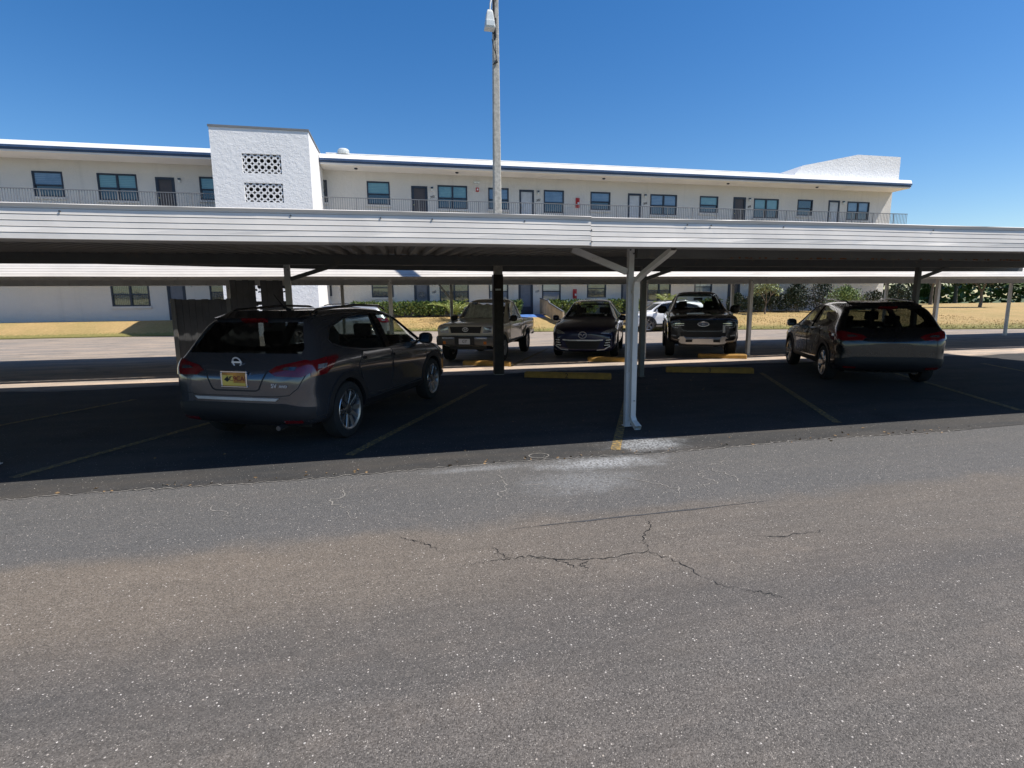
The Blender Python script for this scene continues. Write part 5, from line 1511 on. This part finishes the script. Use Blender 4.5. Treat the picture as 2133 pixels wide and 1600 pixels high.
def palm(x, y, z, h, label, seed, n=13):
    rg = random.Random(seed)
    o = empty('palm_plant', (x, y, z), 0, label, 'palm')
    MB().tube([(0, 0, -.02), (.02, .01, h * .25)], [.06, .04], 7).build('trunk', 'bark', o)
    mb = MB()
    for i in range(n):
        a = 6.28 * i / n + rg.uniform(-.2, .2); L = h * rg.uniform(.8, 1.1); el = rg.uniform(.7, 1.35)
        pts = []
        for k in range(9):
            t = k / 8
            pts.append(Vector((math.cos(a) * L * t * math.cos(el) * (1 + .3 * t), math.sin(a) * L * t * math.cos(el) * (1 + .3 * t), h * .2 + L * (t * math.sin(el) - .45 * t * t))))
        mb.tube(pts, [.012 - .001 * k for k in range(9)], 4)
        for k in range(1, 9):
            for q in range(4):
                p = pts[k - 1].lerp(pts[k], q / 4); d = (pts[k] - pts[k - 1]).normalized()
                sd = d.cross(Vector((0, 0, 1))).normalized()
                for s in (-1, 1): leaf(mb, p, d * .6 + sd * s + Vector((0, 0, rg.uniform(-.2, .25))), h * .26 * (1 - .45 * k / 8), .028, rg)
    mb.build('crown', 'leaf_palm', o, fix=False)
palm(3.35, 31.8, lawn_z(3.35, 31.8), 1.75, 'bright green fan of palm fronds on the lawn left of the beige pickup', 5)
palm(16.8, 31.3, lawn_z(16.8, 31.3), 1.8, 'bright green palm fronds above the white crossover', 6, 15)

def tree(x, y, z, h, label, seed, material, crown_w, bare=.5, n=1500, L=.22, name='tree', group=None):
    rg = random.Random(seed)
    o = empty(name, (x, y, z), 0, label, 'tree', group)
    tr = MB(); cr_ = MB(); tips = []
    def grow_(p, d, L_, r, lev):
        q = p + d * L_
        mid = p.lerp(q, .5) + Vector((rg.uniform(-.08, .08), rg.uniform(-.08, .08), 0)) * L_
        tr.tube([p, mid, q], [r, r * .85, r * .68], 7)
        if lev == 0: tips.append((q, d)); return
        for k in range(3 if lev > 1 else 4):
            a = 6.28 * k / 3 + rg.uniform(-.5, .5)
            nd = (d + Vector((math.cos(a), math.sin(a), rg.uniform(-.05, .35))) * rg.uniform(.55, .95)).normalized()
            grow_(q, nd, L_ * rg.uniform(.6, .85), r * .62, lev - 1)
    grow_(Vector((0, 0, -.05)), Vector((.06, .02, 1)).normalized(), h * bare, h * .028, 3)
    tr.build('trunk', 'bark', o, smooth=60)
    for i in range(n):
        q, d = tips[rg.randrange(len(tips))]
        p = q + Vector((rg.gauss(0, 1), rg.gauss(0, 1), rg.gauss(0, .8))) * crown_w
        leaf(cr_, p, Vector((rg.uniform(-1, 1), rg.uniform(-1, 1), rg.uniform(-.5, .7))), L * rg.uniform(.7, 1.2), L * .42, rg)
    cr_.build('crown', material, o, fix=False)
    return o
tree(23.7, 31.0, lawn_z(23.7, 31.0), 2.0, 'small bare-limbed tree with sparse pale leaves, seen under the far carport', 8, 'leaf_tree', .15, .38, 420, .24)
far = ['broad green tree beyond the end of the apartment building', 'taller dark tree standing behind the first tree past the building', 'round tree at the far right beyond the lawn', 'low spreading tree at the far right edge']
for i, (x, w, h, lb) in enumerate(((25.4, 2.0, 1.5, 'dark spreading shrub behind the bare-limbed tree'), (27.4, 1.8, 2.0, 'dark upright shrub left of the round clipped bush'))):
    bush('shrub', x, 32.6, lawn_z(x, 32.6) - .03, w, 1.2, h, lb, 'leaf_dark', None, 1500, .14, 'dark shrubs by the far wall', 260 + i, boxy=False)
for i, (x, y, h) in enumerate(((40, 45, 7), (50, 56, 9), (62, 52, 7.5), (48, 36, 5))):
    tree(x, y, .5, h, far[i], 90 + i, 'leaf_dark' if i % 2 else 'leaf_hedge', h * .11, .32, 6500, .42, group='trees beyond the building')

src = [o for o in COL.objects if o.name.startswith('tree') and o.parent is None and o.location.x > 35]
rgt = random.Random(77)
for i in range(16):
    a = src[i % len(src)]
    c = a.copy(); COL.objects.link(c)
    c.location = (62 + 9 * i + rgt.uniform(-3, 3), 92 - 2.5 * i + rgt.uniform(-6, 6), .3)
    c.rotation_euler = (0, 0, rgt.uniform(0, 6)); k = rgt.uniform(1.1, 1.6); c.scale = (k * 1.3, k * 1.3, k)
    c['label'] = 'distant green tree in the line closing the view past the building'; c['group'] = 'distant tree line'
    for ch in a.children:
        d = ch.copy(); COL.objects.link(d); d.parent = c

# far wood that closes the view beyond the lawns
wd = MB(); rgw = random.Random(31)
for i in range(9000):
    x = rgw.uniform(38, 190); y = 118 - (x - 38) * .42 + rgw.gauss(0, 3)
    top = 4.5 + 1.8 * math.sin(x * .23) + 1.2 * math.sin(x * .61 + 1)
    z = top * rgw.random() ** .6
    leaf(wd, Vector((x, y, z)), Vector((rgw.uniform(-1, 1), rgw.uniform(-1, 1), rgw.uniform(-.4, .8))), rgw.uniform(.9, 1.7), .9, rgw)
o = wd.build('far_wood', 'leaf_hedge', None, fix=False); tag(o, 'far belt of green trees closing the view beyond the lawn', 'wood', kind='stuff')
# dead leaves and grit blown along the joint and into the stalls
lt = MB()
for i in range(150):
    x, y = rgw.uniform(-3, 7), (rgw.gauss(5.16, .05) if i < 80 else rgw.uniform(5.3, 11))
    a = rgw.uniform(0, 6.28)
    leaf(lt, Vector((x, y, .010)), Vector((math.cos(a), math.sin(a), .12)), rgw.uniform(.02, .05), .02, rgw)
o = lt.build('leaf_litter', mat('dead_leaf', (.24, .15, .07), .8, vs=20, var=.5), None, fix=False); tag(o, 'small dead leaves blown along the pavement joint', 'leaf litter', kind='stuff')
